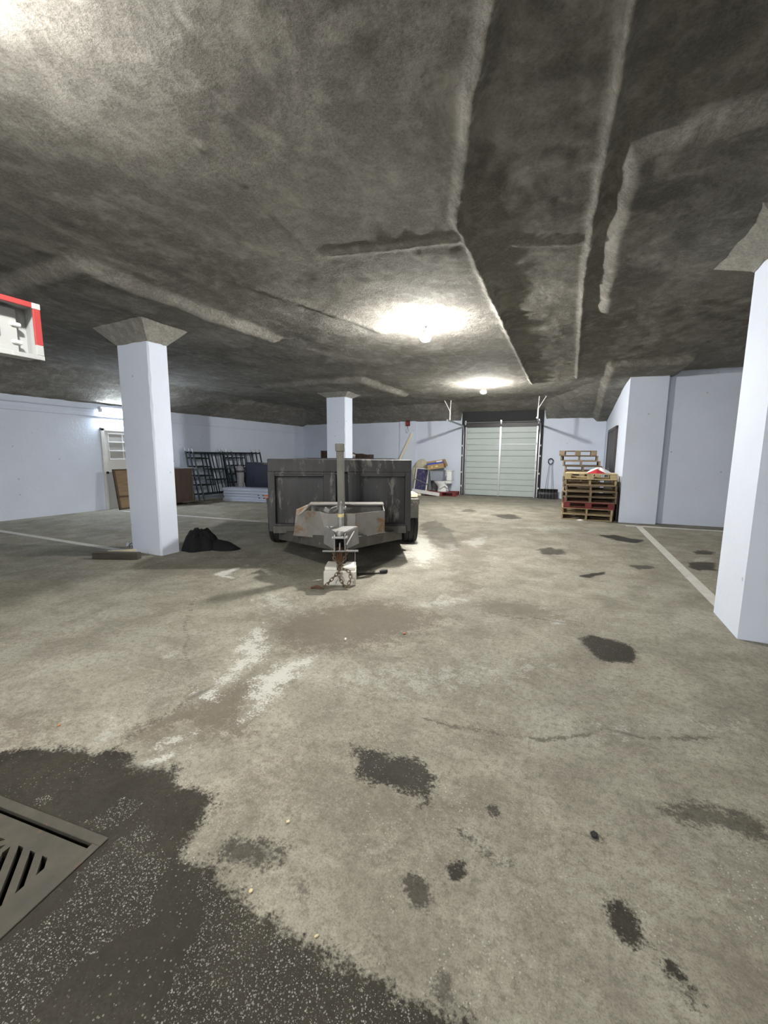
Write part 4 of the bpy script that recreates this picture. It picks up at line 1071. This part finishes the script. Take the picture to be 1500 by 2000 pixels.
bx('rim', 'sign_white', t, -.004, .006, -SL, .007, -.006, .010, .001)
bx('rim', 'red_enamel', t, -.004, .006, -SL, -SL+.016, 0, SH, .001)
ip = bx('inner_cover', 'sign_white', t, -SD, -SD+.028, -SL+.02, -.045, .012, SH-.02, .002)
for z in (.045, .105): bx('latch', 'white_trim', ip, -SD+.02, -SD+.036, -.066, -.034, z, z+.014, .003)
bx('knockout', 'grey_plastic', ip, -SD+.027, -SD+.031, -.20, -.095, .062, .118, .001)
bx('knockout_plate', 'white_trim', ip, -SD+.030, -SD+.033, -.19, -.098, .070, .110, .001)
MB().tube([(-SD/2, -SL+.07, SH), (-SD/2, -SL+.07, .72)], .012, 8).build('hanger_stem', 'white_trim', t, True)

# ------------------------------------------------------------------ floor drain
def clip(poly, a, b, c):
    out = []
    for i in range(len(poly)):
        p, q = poly[i], poly[(i+1) % len(poly)]
        dp, dq = a*p[0]+b*p[1]-c, a*q[0]+b*q[1]-c
        if dp <= 0: out.append(p)
        if dp*dq < 0:
            s = dp/(dp-dq)
            out.append((p[0]+(q[0]-p[0])*s, p[1]+(q[1]-p[1])*s))
    return out
ang = math.atan2(-GE1.y, -GE1.x)
dr = thing('floor_drain', 'square cast iron drain grate with slanted slots at the lower left', 'drain', (GC.x, GC.y, 0), ang)
G = GS                                                   # local: x in [-G, 0], y in [-G, 0]
fw = .08
for a in ((-G, 0, -fw*.45, 0), (-G, 0, -G, -G+fw*.45), (-G, -G+fw*.45, -G+fw*.45, -fw*.45), (-fw*.45, 0, -G+fw*.45, -fw*.45)):
    bx('frame_bar', 'cast_iron', dr, a[0], a[1], a[2], a[3], -.05, .006, .002)
g0, g1 = -G+fw*.45+.004, -fw*.45-.004
pl = .068
gy1 = g1-.012
for a in ((g0, g1, gy1-pl, gy1), (g0, g1, g0, g0+pl), (g0, g0+pl, g0+pl, gy1-pl), (g1-pl, g1, g0+pl, gy1-pl)):
    bx('border_bar', 'cast_iron', dr, a[0], a[1], a[2], a[3], -.03, -.001, 0)
i0, i1 = g0+pl, g1-pl
j1 = gy1-pl
cxm = (i0+i1)/2
cw = .012
for qx0, qx1, qy0, qy1, sgn in ((i0, cxm-cw, cxm+cw, j1, 1), (cxm+cw, i1, cxm+cw, j1, -1), (i0, cxm-cw, i0, cxm-cw, -1), (cxm+cw, i1, i0, cxm-cw, 1)):
    sq = [(qx0, qy0), (qx1, qy0), (qx1, qy1), (qx0, qy1)]
    ux, uy = (math.sqrt(.5), -sgn*math.sqrt(.5))
    cc = ux*(qx0+qx1)/2+uy*(qy0+qy1)/2
    for k in range(-5, 6):
        c0 = cc+k*.043
        p_ = clip(clip(sq, ux, uy, c0+.0125), -ux, -uy, -(c0-.0125))
        if len(p_) >= 3: MB().prism(p_, -.03, -.001).build('grate_bar', 'cast_iron', dr)
bx('spine_bar', 'cast_iron', dr, cxm-cw, cxm+cw, i0, j1, -.03, -.001, 0)
bx('spine_bar', 'cast_iron', dr, i0, cxm-cw, cxm-cw, cxm+cw, -.03, -.001, 0)
bx('spine_bar', 'cast_iron', dr, cxm+cw, i1, cxm-cw, cxm+cw, -.03, -.001, 0)
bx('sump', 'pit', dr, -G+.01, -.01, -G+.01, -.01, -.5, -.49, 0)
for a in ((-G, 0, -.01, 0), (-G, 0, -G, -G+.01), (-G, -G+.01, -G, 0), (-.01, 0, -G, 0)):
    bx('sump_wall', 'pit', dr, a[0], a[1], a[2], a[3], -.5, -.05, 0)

# ------------------------------------------------------------------ grit in the wet patch and crumbs on the floor
wet = [tuple(p) for p in STAINS['wet'][0][2]]
rs = np.random.RandomState(4)
px = rs.uniform(-2.2, .2, 60000)
py = rs.uniform(.25, 1.25, 60000)
dens = fbm(px*3, py*3, 91, 3)+fbm(px*9, py*9, 95, 2)*.5
keep = (poly_sd(px, py, wet) > .03) & (dens > .03) & (poly_sd(px, py, [gpt(-.02, -.02), gpt(GS+.02, -.02), gpt(GS+.02, GS+.02), gpt(-.02, GS+.02)]) < 0)
px, py = px[keep][:9000], py[keep][:9000]
m = MB()
for x, y in zip(px, py):
    s = .0007+.0024*rs.rand()**3
    a = rs.rand()*6
    c, s_ = math.cos(a)*s, math.sin(a)*s
    m.add([(x+c, y+s_, .0005), (x-s_, y+c, .0005), (x-c*1.3, y-s_*1.3, .0005), (x+s_, y-c, .0005), (x, y, s*1.1)], [(0, 1, 4), (1, 2, 4), (2, 3, 4), (3, 0, 4), (3, 2, 1, 0)])
tag(m.build('grit', 'gravel'), 'pale grit scattered over the wet dark concrete near the drain', 'grit', kind='stuff')
CR = [(-.917, 1.115, .010, 'chip', 'square pale wood chip on dry concrete in the foreground'), (-.865, .859, .009, 'chip', 'pale crumb at the edge of the wet patch'),
      (-.602, .845, .009, 'chip', 'narrow pale crumb lower on the wet patch edge'), (-1.152, 2.872, .016, 'brick_red', 'small orange brick chip on the rough patch'),
      (-1.516, 2.573, .022, 'white_block', 'flat white plaster chip on the rough patch before the block'), (.148, 1.56, .018, 'black_plastic', 'small black lump on the concrete at right foreground'),
      (-2.343, 1.059, .010, 'brick_red', 'small orange brick crumb near the left edge of the floor')]
for x, y, s, mt, lab in CR:
    k = .45 if 'narrow' in lab or 'flat' in lab else .8
    pts = [(s*math.cos(a)*(1 if i % 2 else .85), s*k*math.sin(a)) for i, a in enumerate(np.linspace(.4, 2*PI+.4, 6 if mt != 'chip' or 'square' not in lab else 5)[:-1])]
    tag(MB().prism(pts, .0, s*.55).build('floor_crumb', mt, None, bevel=s*.12, loc=(x, y, .001), rot=(0, 0, x*9)), lab, 'debris', 'crumbs on the floor')
